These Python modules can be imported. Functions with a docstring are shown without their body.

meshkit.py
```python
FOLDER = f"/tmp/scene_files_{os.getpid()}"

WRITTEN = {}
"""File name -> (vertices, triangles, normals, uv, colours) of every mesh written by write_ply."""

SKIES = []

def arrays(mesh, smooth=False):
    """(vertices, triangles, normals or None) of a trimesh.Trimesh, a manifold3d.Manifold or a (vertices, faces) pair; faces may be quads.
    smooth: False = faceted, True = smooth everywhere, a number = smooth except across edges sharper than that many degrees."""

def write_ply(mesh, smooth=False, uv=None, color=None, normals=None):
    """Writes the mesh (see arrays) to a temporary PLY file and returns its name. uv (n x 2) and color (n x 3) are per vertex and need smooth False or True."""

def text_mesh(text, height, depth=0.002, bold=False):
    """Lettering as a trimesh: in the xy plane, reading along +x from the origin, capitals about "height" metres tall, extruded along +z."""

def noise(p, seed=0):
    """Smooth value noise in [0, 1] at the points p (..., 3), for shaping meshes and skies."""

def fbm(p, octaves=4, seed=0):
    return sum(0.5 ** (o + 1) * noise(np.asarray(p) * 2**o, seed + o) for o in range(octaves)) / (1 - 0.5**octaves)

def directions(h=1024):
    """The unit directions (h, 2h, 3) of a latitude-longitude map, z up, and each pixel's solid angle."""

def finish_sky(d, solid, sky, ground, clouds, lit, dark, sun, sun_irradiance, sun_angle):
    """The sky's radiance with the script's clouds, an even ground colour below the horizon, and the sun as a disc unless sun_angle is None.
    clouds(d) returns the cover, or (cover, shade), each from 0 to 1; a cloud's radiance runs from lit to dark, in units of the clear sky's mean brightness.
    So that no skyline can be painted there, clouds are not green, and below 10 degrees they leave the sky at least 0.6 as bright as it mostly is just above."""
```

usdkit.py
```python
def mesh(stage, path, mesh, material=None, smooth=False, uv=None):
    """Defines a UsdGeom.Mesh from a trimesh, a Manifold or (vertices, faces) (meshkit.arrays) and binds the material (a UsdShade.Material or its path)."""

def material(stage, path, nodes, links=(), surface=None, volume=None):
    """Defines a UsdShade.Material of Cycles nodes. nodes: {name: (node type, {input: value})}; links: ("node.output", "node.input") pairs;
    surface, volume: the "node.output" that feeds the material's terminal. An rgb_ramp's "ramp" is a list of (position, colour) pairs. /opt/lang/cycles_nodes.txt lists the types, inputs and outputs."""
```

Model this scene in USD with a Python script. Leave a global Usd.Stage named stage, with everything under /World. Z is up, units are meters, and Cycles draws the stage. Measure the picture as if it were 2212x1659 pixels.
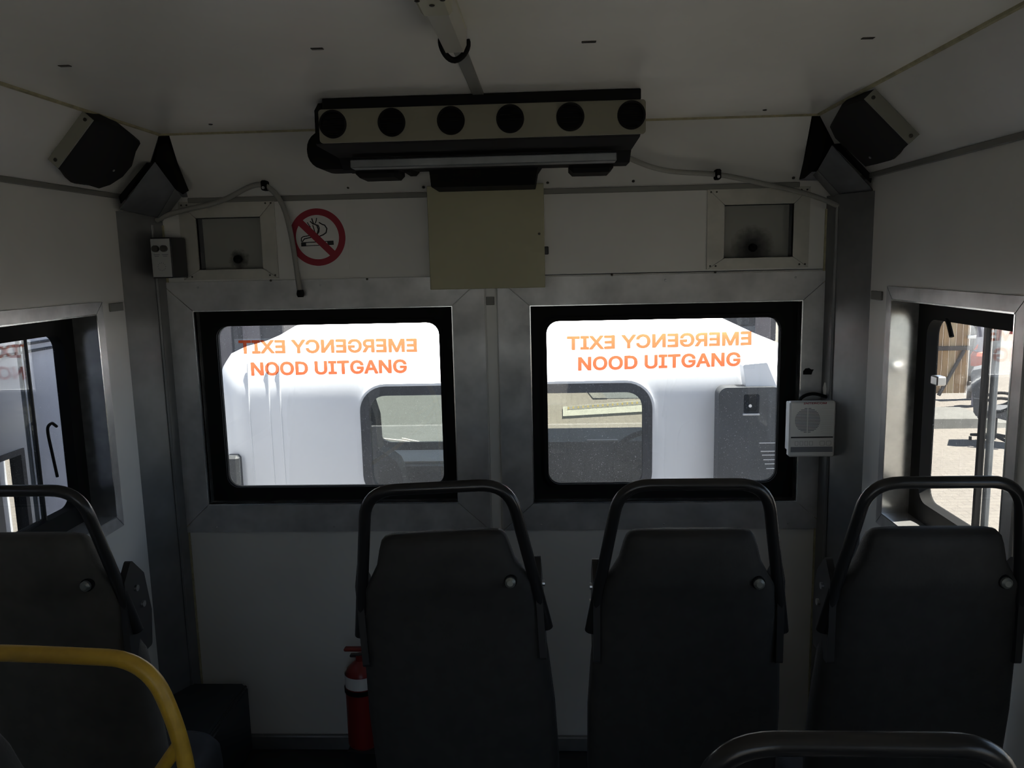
import math, random
import numpy as np, trimesh, usdkit, meshkit
from shapely.geometry import Polygon, Point, LineString, box as sbox
from shapely.ops import unary_union
from shapely import affinity
from pxr import Usd, UsdGeom, UsdLux, UsdShade, Gf, Sdf

random.seed(7)
RNG = np.random.default_rng(7)
stage = Usd.Stage.CreateInMemory()
UsdGeom.SetStageUpAxis(stage, UsdGeom.Tokens.z)
UsdGeom.SetStageMetersPerUnit(stage, 1.0)
UsdGeom.Xform.Define(stage, '/World')
UsdGeom.Scope.Define(stage, '/World/Looks')

# ------------------------------------------------------------------ camera, sky, sun, exposure
F = 1740.0
YAW, PITCH, ROLL = .04769, -.15109, -.02245
CZ = 1.755
EXPOSURE = 1.95
SUN_DIR = np.array([.29, .06, 1.0]); SUN_DIR /= np.linalg.norm(SUN_DIR)      # towards the sun
SUN_POWER = 1.9
SKY_POWER = 1.75


def rot(yaw, pitch, roll):
    cy, sy = math.cos(yaw), math.sin(yaw)
    fw = np.array([-sy * math.cos(pitch), cy * math.cos(pitch), math.sin(pitch)])
    r = np.array([cy, sy, 0]); u = np.cross(r, fw)
    return r * math.cos(roll) + u * math.sin(roll), -r * math.sin(roll) + u * math.cos(roll), fw


R_, U_, W_ = rot(YAW, PITCH, ROLL)
EYE = np.array([0, 0, CZ])
cam = UsdGeom.Camera.Define(stage, '/World/camera')
M = Gf.Matrix4d(*R_, 0, *U_, 0, *(-W_), 0, *EYE, 1)
cam.AddTransformOp().Set(M)
cam.CreateHorizontalApertureAttr(36.0)
cam.CreateVerticalApertureAttr(27.0)
cam.CreateFocalLengthAttr(36.0 * F / 2212)
cam.CreateClippingRangeAttr((0.05, 500.0))
cam.CreateExposureAttr(EXPOSURE)

dome = UsdLux.DomeLight.Define(stage, '/World/sky')
dome.CreateIntensityAttr(1.0)
usdkit.material(stage, '/World/Looks/sky', {
    's': ('sky_texture', {'sky_type': 'hosek_wilkie', 'sun_direction': tuple(SUN_DIR), 'turbidity': 3.0, 'ground_albedo': .35}),
    'h': ('hsv', {'saturation': .7, 'value': SKY_POWER}),
    'b': ('background_shader', {'strength': 1.0})},
    [('s.color', 'h.color'), ('h.color', 'b.color')], surface='b.background')
UsdShade.MaterialBindingAPI.Apply(dome.GetPrim()).Bind(UsdShade.Material.Get(stage, '/World/Looks/sky'))

sun = UsdLux.DistantLight.Define(stage, '/World/sun')
sun.CreateIntensityAttr(SUN_POWER)
sun.CreateAngleAttr(0.53)
sun.CreateNormalizeAttr(True)
sun.CreateColorAttr(Gf.Vec3f(1.0, .95, .86))
zax = SUN_DIR; xax = np.cross([0, 1, 0], zax); xax /= np.linalg.norm(xax); yax = np.cross(zax, xax)
sun.AddTransformOp().Set(Gf.Matrix4d(*xax, 0, *yax, 0, *zax, 0, 0, 0, 30, 1))


# ------------------------------------------------------------------ helpers
def at(u, v, x=None, y=None, z=None):
    """The point of the place that the photograph shows at a pixel, on the plane x=, y= or z=."""
    q = W_ + R_ * ((u - 1106) / F) + U_ * ((829.5 - v) / F)
    t = x / q[0] if x is not None else y / q[1] if y is not None else (z - CZ) / q[2]
    return EYE + t * q


def ax(pts, y):
    return [tuple(at(u, v, y=y)[[0, 2]]) for u, v in pts]


used = {}


def numbered(parent, name):
    k = used.get((parent, name), 0)
    used[(parent, name)] = k + 1
    return name if k == 0 else f'{name}_{k:03d}'


def mname(m):
    return UsdShade.Material.Get(stage, '/World/Looks/' + m)


def keys(p, label=None, category=None, group=None, kind=None):
    for k, v in (('label', label), ('category', category), ('group', group), ('kind', kind)):
        if v:
            p.SetCustomDataByKey(k, v)


def join(*ms):
    out = []
    for m in ms:
        out += list(m) if isinstance(m, (list, tuple)) else [m]
    return out[0] if len(out) == 1 else trimesh.util.concatenate(out)


def obj(name, mesh, mat, parent=None, smooth=30, label=None, category=None, group=None, kind=None):
    pp = parent.GetPath().pathString if parent is not None else '/World'
    path = pp + '/' + numbered(pp, name)
    if isinstance(mesh, (list, tuple)) and not isinstance(mesh[0], np.ndarray):
        mesh = join(*mesh)
    m = usdkit.mesh(stage, path, mesh, mname(mat), smooth=smooth)
    keys(m.GetPrim(), label, category, group, kind)
    return m.GetPrim()


def thing(name, label, category, loc=(0, 0, 0), rotz=0, group=None, kind=None, tilt=0):
    path = '/World/' + numbered('/World', name)
    x = UsdGeom.Xform.Define(stage, path)
    x.AddTranslateOp().Set(Gf.Vec3d(*map(float, loc)))
    x.AddRotateZOp().Set(float(rotz))
    if tilt:
        x.AddRotateYOp().Set(float(tilt))
    keys(x.GetPrim(), label, category, group, kind)
    return x.GetPrim()


def struct(name):
    return thing(name, None, None, kind='structure')


def dup(src, label, loc, rotz=0, group=None, tilt=0, name=None):
    c = src.GetCustomData()
    r = thing(name or src.GetName().rstrip('_0123456789'), label, c['category'], loc, rotz, group or c.get('group'), tilt=tilt)
    r.GetReferences().AddInternalReference(src.GetPath())
    r.SetInstanceable(True)
    return r


def rbox(x0, x1, y0, y1, z0, z1, b=.003):
    """A box with chamfered edges."""
    b = min(b, .45 * (x1 - x0), .45 * (y1 - y0), .45 * (z1 - z0))
    if b <= 0:
        return trimesh.creation.box(bounds=[[x0, y0, z0], [x1, y1, z1]])
    p = []
    for x, sx in ((x0, 1), (x1, -1)):
        for y, sy in ((y0, 1), (y1, -1)):
            for z, sz in ((z0, 1), (z1, -1)):
                p += [(x, y + sy * b, z + sz * b), (x + sx * b, y, z + sz * b), (x + sx * b, y + sy * b, z)]
    return trimesh.convex.convex_hull(np.array(p))


def prism(poly, axis, a, b):
    """A 2D polygon extruded from a to b along an axis. axis y: (x,z); x: (y,z); z: (x,y)."""
    a, b = min(a, b), max(a, b)
    gs = list(poly.geoms) if hasattr(poly, 'geoms') else [poly]
    out = []
    for g in gs:
        if g.is_empty or g.area < 1e-10:
            continue
        m = trimesh.creation.extrude_polygon(g, b - a, engine='earcut')
        v = m.vertices.copy()
        if axis == 'z':
            v[:, 2] += a
        elif axis == 'y':
            v = np.stack([v[:, 0], b - v[:, 2], v[:, 1]], 1)
        else:
            v = np.stack([v[:, 2] + a, v[:, 0], v[:, 1]], 1)
        out.append(trimesh.Trimesh(v, m.faces, process=False))
    return join(*out)


def rrect(x0, x1, z0, z1, r, n=6):
    return sbox(x0 + r, z0 + r, x1 - r, z1 - r).buffer(r, quad_segs=n)


def smooth_path(pts, r=.03, n=6):
    """Rounds the corners of a polyline."""
    pts = [np.asarray(p, float) for p in pts]
    out = [pts[0]]
    for a, b, c in zip(pts, pts[1:], pts[2:]):
        d1, d2 = np.linalg.norm(a - b), np.linalg.norm(c - b)
        k = min(r, .48 * d1, .48 * d2)
        p, q = b + (a - b) / d1 * k, b + (c - b) / d2 * k
        for t in np.linspace(0, 1, n + 1):
            out.append((1 - t) ** 2 * p + 2 * t * (1 - t) * b + t * t * q)
    out.append(pts[-1])
    return np.array(out)


def spline(pts, n=40):
    from scipy.interpolate import CubicSpline
    p = np.array(pts, float)
    t = np.r_[0, np.cumsum(np.linalg.norm(np.diff(p, axis=0), axis=1))]
    return CubicSpline(t, p)(np.linspace(0, t[-1], n))


def tube(path, r, sides=12, cap=True):
    p = np.asarray(path, float)
    r = np.broadcast_to(r, (len(p),))
    t = np.gradient(p, axis=0)
    t /= np.linalg.norm(t, axis=1, keepdims=True) + 1e-12
    a = np.cross(t[0], [0, 0, 1.0] if abs(t[0][2]) < .9 else [1.0, 0, 0])
    a /= np.linalg.norm(a)
    v = []
    ang = np.arange(sides) * 2 * np.pi / sides
    for i in range(len(p)):
        a = a - t[i] * (a @ t[i]); a /= np.linalg.norm(a)
        b = np.cross(t[i], a)
        v.append(p[i] + r[i] * (np.cos(ang)[:, None] * a + np.sin(ang)[:, None] * b))
    v = np.vstack(v)
    f = []
    for i in range(len(p) - 1):
        for j in range(sides):
            k = (j + 1) % sides
            q = [i * sides + j, i * sides + k, (i + 1) * sides + k, (i + 1) * sides + j]
            f += [[q[0], q[1], q[2]], [q[0], q[2], q[3]]]
    if cap:
        n = len(v)
        v = np.vstack([v, p[0], p[-1]])
        e = (len(p) - 1) * sides
        for j in range(sides):
            k = (j + 1) % sides
            f += [[n, k, j], [n + 1, e + j, e + k]]
    return trimesh.Trimesh(v, f, process=False)


def cyl(p, q, r, sides=20, r2=None):
    return tube([p, q], [r, r if r2 is None else r2], sides)


def lathe(profile, base=(0, 0, 0), sides=28):
    """Profile of (radius, height) turned round the z axis."""
    pr = np.array(profile, float)
    ang = np.arange(sides) * 2 * np.pi / sides
    v = np.vstack([np.stack([r * np.cos(ang), r * np.sin(ang), np.full(sides, h)], 1) for r, h in pr]) + np.array(base)
    f = []
    for i in range(len(pr) - 1):
        for j in range(sides):
            k = (j + 1) % sides
            q = [i * sides + j, i * sides + k, (i + 1) * sides + k, (i + 1) * sides + j]
            f += [[q[0], q[1], q[2]], [q[0], q[2], q[3]]]
    return trimesh.Trimesh(v, f, process=False)


def loft(sections, cap=True):
    """Closed sections (each n x 3) joined in order."""
    n = len(sections[0])
    v = np.vstack(sections)
    f = []
    for i in range(len(sections) - 1):
        for j in range(n):
            k = (j + 1) % n
            q = [i * n + j, i * n + k, (i + 1) * n + k, (i + 1) * n + j]
            f += [[q[0], q[1], q[2]], [q[0], q[2], q[3]]]
    if cap:
        m = len(v)
        v = np.vstack([v, sections[0].mean(0), sections[-1].mean(0)])
        e = (len(sections) - 1) * n
        for j in range(n):
            k = (j + 1) % n
            f += [[m, k, j], [m + 1, e + j, e + k]]
    out = trimesh.Trimesh(v, f, process=False)
    out.fix_normals()
    return out


def slab(quad, thick, push):
    """A planar polygon of 3D points thickened along the direction push."""
    q = np.array(quad, float)
    d = np.array(push, float); d = d / np.linalg.norm(d) * thick
    return trimesh.convex.convex_hull(np.vstack([q, q + d]))


def screw(p, axis, r=.0035, h=.002):
    p = np.array(p, float); d = np.array(axis, float)
    return tube([p, p + d * h * .6, p + d * h], [r, r, r * .6], 8)


# ------------------------------------------------------------------ materials
def mat(name, base, rough=.5, metal=0., var=0., vscale=8., bump=0., bscale=60., coat=0., rvar=0., spec=.5, stretch=None, transmission=0.):
    n = {'p': ('principled_bsdf', {'base_color': base, 'roughness': rough, 'metallic': metal, 'specular_ior_level': spec, 'coat_weight': coat, 'coat_roughness': .08, 'transmission_weight': transmission})}
    l = []
    if var or bump or rvar:
        n['t'] = ('texture_coordinate', {})
        n['m'] = ('mapping', {'scale': stretch or (1, 1, 1)})
        l += [('t.object', 'm.vector')]
    if var:
        n['n'] = ('noise_texture', {'scale': vscale, 'detail': 5, 'roughness': .6})
        b = np.array(base)
        n['r'] = ('rgb_ramp', {'ramp': [(.3, tuple(b * (1 - var))), (.7, tuple(np.minimum(b * (1 + var), 1)))]})
        l += [('m.vector', 'n.vector'), ('n.fac', 'r.fac'), ('r.color', 'p.base_color')]
    if rvar:
        n['n2'] = ('noise_texture', {'scale': vscale * .8, 'detail': 4})
        n['mr'] = ('map_range', {'from_min': .3, 'from_max': .7, 'to_min': max(rough - rvar, .02), 'to_max': rough + rvar, 'clamp': True})
        l += [('m.vector', 'n2.vector'), ('n2.fac', 'mr.value'), ('mr.result', 'p.roughness')]
    if bump:
        n['n3'] = ('noise_texture', {'scale': bscale, 'detail': 3})
        n['b'] = ('bump', {'strength': bump, 'distance': .002})
        l += [('m.vector', 'n3.vector'), ('n3.fac', 'b.height'), ('b.normal', 'p.normal')]
    usdkit.material(stage, '/World/Looks/' + name, n, l, surface='p.BSDF')


mat('laminate', (.64, .635, .60), .32, var=.04, vscale=3, bump=.03, bscale=5)
mat('ceiling_laminate', (.86, .85, .80), .2, var=.04, vscale=3, bump=.02, bscale=4)
mat('aluminium', (.46, .46, .455), .42, .5, var=.26, vscale=7, rvar=.12)
mat('sill_aluminium', (.72, .72, .71), .10, .75, var=.1, vscale=9, rvar=.03)
mat('reveal_aluminium', (.64, .64, .62), .2, .9, var=.12, vscale=9, rvar=.05)
mat('post_aluminium', (.20, .205, .205), .45, .5, var=.2, vscale=6, rvar=.1)
mat('gusset', (.14, .147, .155), .5, .3, var=.2, vscale=14)
mat('rubber', (.008, .008, .008), .8, spec=.2)
mat('sealant', (.36, .33, .20), .6, var=.25, vscale=30)
mat('strip_grey', (.20, .20, .18), .5)
mat('black_plastic', (.015, .015, .016), .45)
mat('matt_black', (.006, .006, .006), .8, spec=.2)
mat('cream_panel', (.40, .385, .25), .5, var=.05, vscale=5)
mat('ac_front', (.215, .205, .15), .5, var=.06, vscale=6)
mat('galvanised', (.24, .255, .265), .4, .6, var=.2, vscale=10)
mat('white_plastic', (.68, .68, .66), .4, var=.03)
mat('face_dimmed', (.36, .37, .36), .5)  # white face plate, its colour darkened for the dim left corner
mat('lamp_cream', (.40, .385, .27), .35)
mat('lamp_lens', (.46, .45, .39), .3)
mat('floor_vinyl', (.025, .026, .028), .6, var=.3, vscale=20)
mat('seat_cover_lit', (.065, .060, .050), .8, var=.25, vscale=12, bump=.25, bscale=180)  # lighter copy of the seat cover, window light put into its colour
mat('seat_cover', (.022, .0215, .021), .72, var=.25, vscale=30, bump=.25, bscale=180)
mat('black_paint', (.012, .012, .013), .25)
mat('yellow_paint', (.55, .33, .035), .38, var=.15, vscale=25, bump=.05)
mat('chrome_bolt', (.6, .6, .6), .3, 1.0)
mat('dark_screw', (.06, .055, .045), .5, .6)
mat('red_paint', (.2, .012, .010), .35)
mat('red_print', (.30, .012, .03), .6)
mat('black_print', (.01, .01, .01), .6)
mat('grey_print', (.17, .18, .2), .5)
mat('faint_print', (.38, .38, .37), .5)
mat('conduit', (.27, .265, .24), .5, var=.1)
mat('arch_vinyl', (.018, .022, .026), .4, bump=.1)
mat('cab_white', (.69, .70, .735), .25, coat=.3)
mat('cab_rubber', (.03, .031, .035), .6)
mat('cab_trim', (.45, .44, .45), .4)
mat('dash_grey', (.014, .016, .017), .6, var=.2)
mat('intake_black', (.035, .037, .04), .5, var=.15)
mat('van_white', (.62, .63, .66), .3)
mat('orange_red', (.42, .055, .018), .5)
mat('pole_white', (.24, .22, .25), .5)
mat('chair_grey', (.06, .062, .066), .6)
mat('concrete', (.085, .084, .076), .8, var=.2, vscale=4)
mat('concrete_white', (.19, .19, .165), .8, var=.05, vscale=4)
mat('asphalt', (.060, .066, .068), .85, var=.12, vscale=3)
mat('steel_frame', (.11, .10, .09), .5, .4)
mat('yellow_print', (.16, .12, .02), .6)
mat('facade_dark', (.06, .055, .058), .8, var=.3, vscale=.8)
mat('facade_light', (.15, .13, .135), .8, var=.15, vscale=.8)
mat('frame_pale', (.46, .45, .40), .45, .4, var=.15, vscale=9)
mat('sign_white', (.66, .65, .62), .3)
mat('knob_grey', (.05, .048, .04), .5)
mat('speaker_black', (.008, .008, .008), .7, spec=.25)
mat('batten_grey', (.24, .24, .20), .6)
mat('dull_bolt', (.25, .26, .24), .5, .8)
mat('facade_glass', (.03, .035, .045), .15)
for k, c in enumerate([(.50, .33, .17), (.42, .27, .14), (.55, .40, .22)]):
    mat(f'plank_{k}', c, .7, var=.2, vscale=3, stretch=(8, 8, .7))
usdkit.material(stage, '/World/Looks/paving', {
    't': ('texture_coordinate', {}),
    'b': ('brick_texture', {'scale': 1.0, 'brick_width': .22, 'row_height': .11, 'mortar_size': .006, 'color1': (.125, .112, .095), 'color2': (.113, .101, .087), 'mortar': (.078, .068, .058), 'bias': 0.0}),
    'n': ('noise_texture', {'scale': 1.3, 'detail': 4}),
    'r': ('rgb_ramp', {'ramp': [(.3, (.88, .88, .88)), (.7, (1, 1, 1))]}),
    'm': ('mix_color', {'blend_type': 'multiply', 'fac': 1.0}),
    'p': ('principled_bsdf', {'roughness': .85})},
    [('t.object', 'b.vector'), ('t.object', 'n.vector'), ('n.fac', 'r.fac'), ('b.color', 'm.a'), ('r.color', 'm.b'), ('m.result', 'p.base_color')], surface='p.BSDF')


def pane(name, tint, dust, dscale=220.):
    """Window glass: clear, mirroring at grazing angles, with a thin film of dust and specks."""
    usdkit.material(stage, '/World/Looks/' + name, {
        'tr': ('transparent_bsdf', {'color': tint}),
        'gl': ('glossy_bsdf', {'color': (1, 1, 1), 'roughness': .01}),
        'lw': ('layer_weight', {'blend': .5}),
        'pw': ('math', {'math_type': 'power', 'value2': 5.0}),
        'fr': ('math', {'math_type': 'multiply_add', 'value2': .94, 'value3': .04}),
        'mx': ('mix_closure', {}),
        't': ('texture_coordinate', {}),
        'n': ('noise_texture', {'scale': dscale, 'detail': 1}),
        'n2': ('noise_texture', {'scale': 5., 'detail': 3}),
        'r': ('rgb_ramp', {'ramp': [(0, (dust, dust, dust)), (.70, (dust, dust, dust)), (.76, (dust + .22, dust + .22, dust + .22)), (1, (dust + .3, dust + .3, dust + .3))]}),
        'r2': ('rgb_ramp', {'ramp': [(.3, (.45, .45, .45)), (.7, (1, 1, 1))]}),
        'mu': ('mix_color', {'blend_type': 'multiply', 'fac': 1.0}),
        'bw': ('rgb_to_bw', {}),
        'df': ('diffuse_bsdf', {'color': (.8, .8, .8)}),
        'tl': ('translucent_bsdf', {'color': (.8, .8, .8)}),
        'dd': ('mix_closure', {'fac': .6}),
        'o': ('mix_closure', {})},
        [('lw.facing', 'pw.value1'), ('pw.value', 'fr.value1'), ('fr.value', 'mx.fac'), ('tr.BSDF', 'mx.closure1'), ('gl.BSDF', 'mx.closure2'), ('t.object', 'n.vector'), ('t.object', 'n2.vector'), ('n.fac', 'r.fac'), ('n2.fac', 'r2.fac'),
         ('r.color', 'mu.a'), ('r2.color', 'mu.b'), ('mu.result', 'bw.color'), ('df.BSDF', 'dd.closure1'), ('tl.BSDF', 'dd.closure2'),
         ('bw.val', 'o.fac'), ('mx.closure', 'o.closure1'), ('dd.closure', 'o.closure2')], surface='o.closure')


pane('window_glass', (.93, .95, .95), .020)
pane('side_glass', (.90, .91, .91), .01)
pane('tinted_glass', (.74, .76, .80), .01)
pane('cab_glass', (.89, .895, .87), .006)
usdkit.material(stage, '/World/Looks/sticker_orange', {
    'tr': ('transparent_bsdf', {'color': (1.0, .52, .34)}), 'tl': ('translucent_bsdf', {'color': (.8, .10, .03)}), 'df': ('diffuse_bsdf', {'color': (.6, .06, .02)}),
    'a': ('mix_closure', {'fac': .5}), 'o': ('mix_closure', {'fac': .2})},
    [('tl.BSDF', 'a.closure1'), ('df.BSDF', 'a.closure2'), ('tr.BSDF', 'o.closure1'), ('a.closure', 'o.closure2')], surface='o.closure')
usdkit.material(stage, '/World/Looks/sticker_film', {
    'tr': ('transparent_bsdf', {'color': (.97, .97, .97)}), 'df': ('translucent_bsdf', {'color': (.9, .9, .9)}), 'o': ('mix_closure', {'fac': .03})},
    [('tr.BSDF', 'o.closure1'), ('df.BSDF', 'o.closure2')], surface='o.closure')


def sooty(name, base, centre, r):
    """A pale plate with a soot stain round a point."""
    usdkit.material(stage, '/World/Looks/' + name, {
        'g': ('geometry', {}), 'd': ('vector_math', {'math_type': 'distance', 'vector2': tuple(centre)}),
        'n': ('noise_texture', {'scale': 60., 'detail': 4}), 'na': ('math', {'math_type': 'multiply_add', 'value2': .03, 'value3': -.015}),
        'ad': ('math', {'math_type': 'add'}), 'mr': ('map_range', {'from_min': r * .3, 'from_max': r, 'clamp': True}),
        'r': ('rgb_ramp', {'ramp': [(0, (.03, .03, .03)), (.55, tuple(np.array(base) * .45)), (1, base)]}), 'p': ('principled_bsdf', {'roughness': .6})},
        [('g.position', 'd.vector1'), ('g.position', 'n.vector'), ('n.fac', 'na.value1'), ('d.value', 'ad.value1'), ('na.value', 'ad.value2'), ('ad.value', 'mr.value'), ('mr.result', 'r.fac'), ('r.color', 'p.base_color')], surface='p.BSDF')


# ------------------------------------------------------------------ the body of the bus
WL, WR, D = -1.365, .98, 2.7           # inner faces of the left, right and front walls
WLO, WRO, DO = -1.495, 1.11, 2.78      # outer faces
YB = -1.75                             # rear wall
H = 2.169                              # ceiling
ZC = 1.991                             # foot of the sloping cove panels
CL, CR, YC = -1.197, .8125, 2.532      # edges of the flat ceiling
fl = struct('floor')
obj('floor_sheet', rbox(WLO, WRO, YB - .08, DO, -.06, 0, 0), 'floor_vinyl', fl)
ce = struct('ceiling')
obj('panel', rbox(CL, -.169, YB, YC, H, H + .03, 0), 'ceiling_laminate', ce)
obj('panel', rbox(-.165, CR, YB, YC, H, H + .03, 0), 'ceiling_laminate', ce)
obj('roof_skin', rbox(WLO, WRO, YB - .08, DO, 2.36, 2.40, .01), 'cab_white', ce)
for u, v in ((455, 268), (1652, 237)):
    obj('rivet', screw(at(u, v, z=H), (0, 0, -1), .006, .003), 'dark_screw', ce)
for u, v, w in ((685, 105, .012), (1272, 90, .014), (1875, 82, .012), (140, 142, .012)):
    p = at(u, v, z=H)
    obj('dent_scar', rbox(p[0] - w, p[0] + w, p[1] - .006, p[1] + .006, H - .0015, H + .001, .001), 'dark_screw', ce)

rows_r = [(1.735, 2.342), (.75, 1.36), (-.25, .36), (-1.25, -.64)]
rows_l = [(1.735, 2.366), (.75, 1.36), (-.25, .36), (-1.25, -.64)]


def side_wall(name, xi, xo, rows):
    w = struct(name)
    s = 1 if xi > 0 else -1
    hole = unary_union([sbox(a - .006, .988, b + .006, 1.628) for a, b in rows])
    poly = sbox(YB, 0, D, ZC).difference(hole)
    obj('panel', prism(poly, 'x', xi, xi + s * .02), 'laminate', w)
    poly2 = sbox(YB - .08, -.5, DO, 2.40).difference(unary_union([sbox(a - .04, .95, b + .06, 1.66) for a, b in rows]))
    obj('outer_skin', prism(poly2, 'x', xo - s * .02, xo), 'cab_white', w)
    cx = CL if s < 0 else CR
    # sloping cove panel
    q = [(xi, YB, ZC), (xi, D, ZC), (cx, YC, H), (cx, YB, H)]
    obj('cove_panel', slab(q, .015, (s, 0, 1)), 'laminate', w)
    return w


wl = side_wall('wall_left', WL, WLO, rows_l)
wr = side_wall('wall_right', WR, WRO, rows_r)
# the rear wall, behind the camera
wb = struct('wall_back')
added_rear_hole = rrect(-1.0, .62, .45, 1.72, .06)  # unseen opening, added and enlarged to brighten the interior
obj('panel', prism(sbox(WLO, 0, WRO, 2.36).difference(added_rear_hole), 'y', YB - .08, YB), 'laminate', wb)
obj('glass_pane', prism(added_rear_hole.buffer(.02), 'y', YB - .05, YB - .045), 'side_glass', wb, smooth=False)

# --- front wall
LO = [ax([(422, 675)], D)[0], ax([(988, 1083)], D)[0]]      # opening of the left window
l_op = (-1.206, -.326, .932, 1.609)
r_op = (-.061, .830, .928, 1.605)
l_out = (-1.317, -.213, .828, 1.711)
r_out = (-.171, .940, .828, 1.703)
v_op = (-1.174, -.957, 1.750, 1.920)
w_op = (.575, .795, 1.750, 1.919)
wf = struct('wall_front')
holes = unary_union([sbox(o[0], o[2], o[1], o[3]) for o in (l_op, r_op)])
obj('panel', prism(sbox(WL, 0, WR, 1.706).difference(holes), 'y', D, D + .01), 'laminate', wf)
obj('panel', prism(sbox(WL, 1.709, WR, ZC).difference(unary_union([sbox(o[0], o[2], o[1], o[3]) for o in (v_op, w_op)])), 'y', D, D + .01), 'laminate', wf)
obj('cove_panel', slab([(CL + .03, YC, H), (CR - .02, YC, H), (CR - .0, D, ZC), (CL - .0, D, ZC)], .012, (0, 1, 1)), 'laminate', wf)
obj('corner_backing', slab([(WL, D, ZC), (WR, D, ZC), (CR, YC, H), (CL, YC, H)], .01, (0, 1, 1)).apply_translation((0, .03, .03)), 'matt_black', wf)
obj('outer_skin', prism(sbox(WLO, -.5, WRO, 2.40).difference(holes), 'y', D + .05, DO), 'cab_white', wf)
for u, v in ((752, 405), (1183, 394), (1368, 391), (1714, 384), (410, 412), (915, 404)):
    p = at(u, v, y=D - .012)
    obj('screw', screw(p, (0, -.7, -.7), .005, .003), 'dark_screw', wf)
for u, v in ((585, 606), (793, 603), (1322, 594), (1545, 588)):
    obj('screw', screw(at(u, v, y=D - .0085), (0, -1, 0), .004), 'dark_screw', wf)

# trims: joint covers and sealant beads
t = struct('trim_1')      # along the left ceiling edge
obj('bead', tube([(CL, YB, H), (CL, YC, H)], .007, 8), 'sealant', t)
t = struct('trim_2')
obj('bead', tube([(CR, YB, H), (CR, YC, H)], .007, 8), 'sealant', t)
t = struct('trim_3')
obj('bead', tube([(CL, YC, H), (CR, YC, H)], .006, 8), 'sealant', t)
t = struct('trim_4')
obj('bead', rbox(WL, WL + .008, YB, 2.62, ZC - .012, ZC + .004, .002), 'strip_grey', t)
t = struct('trim_5')
obj('bead', rbox(WR - .008, WR, YB, 2.62, ZC - .012, ZC + .004, .002), 'strip_grey', t)
t = struct('trim_6')
obj('joint_strip', [rbox(CL, -.395, D - .006, D + .004, ZC - .022, ZC - .004, .002), rbox(-.02, CR, D - .006, D + .004, ZC - .022, ZC - .004, .002)], 'strip_grey', t)
t = struct('trim_7')
obj('joint_strip', rbox(-.181, -.153, YB, 2.12, H - .004, H + .002, .001), 'strip_grey', t)
t = struct('trim_8')
obj('joint_strip', rbox(l_out[1] + .003, r_out[0] - .003, D - .002, D + .002, .80, 1.70, .001), 'laminate', t)
p = at(1059, 650, y=D - .004)
obj('joint_patch', rbox(p[0] - .014, p[0] + .014, D - .006, D, p[2] - .014, p[2] + .014, .001), 'strip_grey', t)
for nm, x0, x1, (u, v) in (('trim_9', WL, WL + .006, (252, 663)), ('trim_10', WR - .006, WR, (1894, 638))):
    p = at(u, v, x=(WL if x0 < 0 else WR))
    t = struct(nm)
    obj('joint_patch', rbox(x0, x1, p[1] - .045, p[1] + .03, p[2] - .013, p[2] + .013, .001), 'strip_grey', t)
b = struct('baseboard_front')
obj('skirting', rbox(WL, WR, D - .02, D, 0, .055, .004), 'post_aluminium', b)

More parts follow.
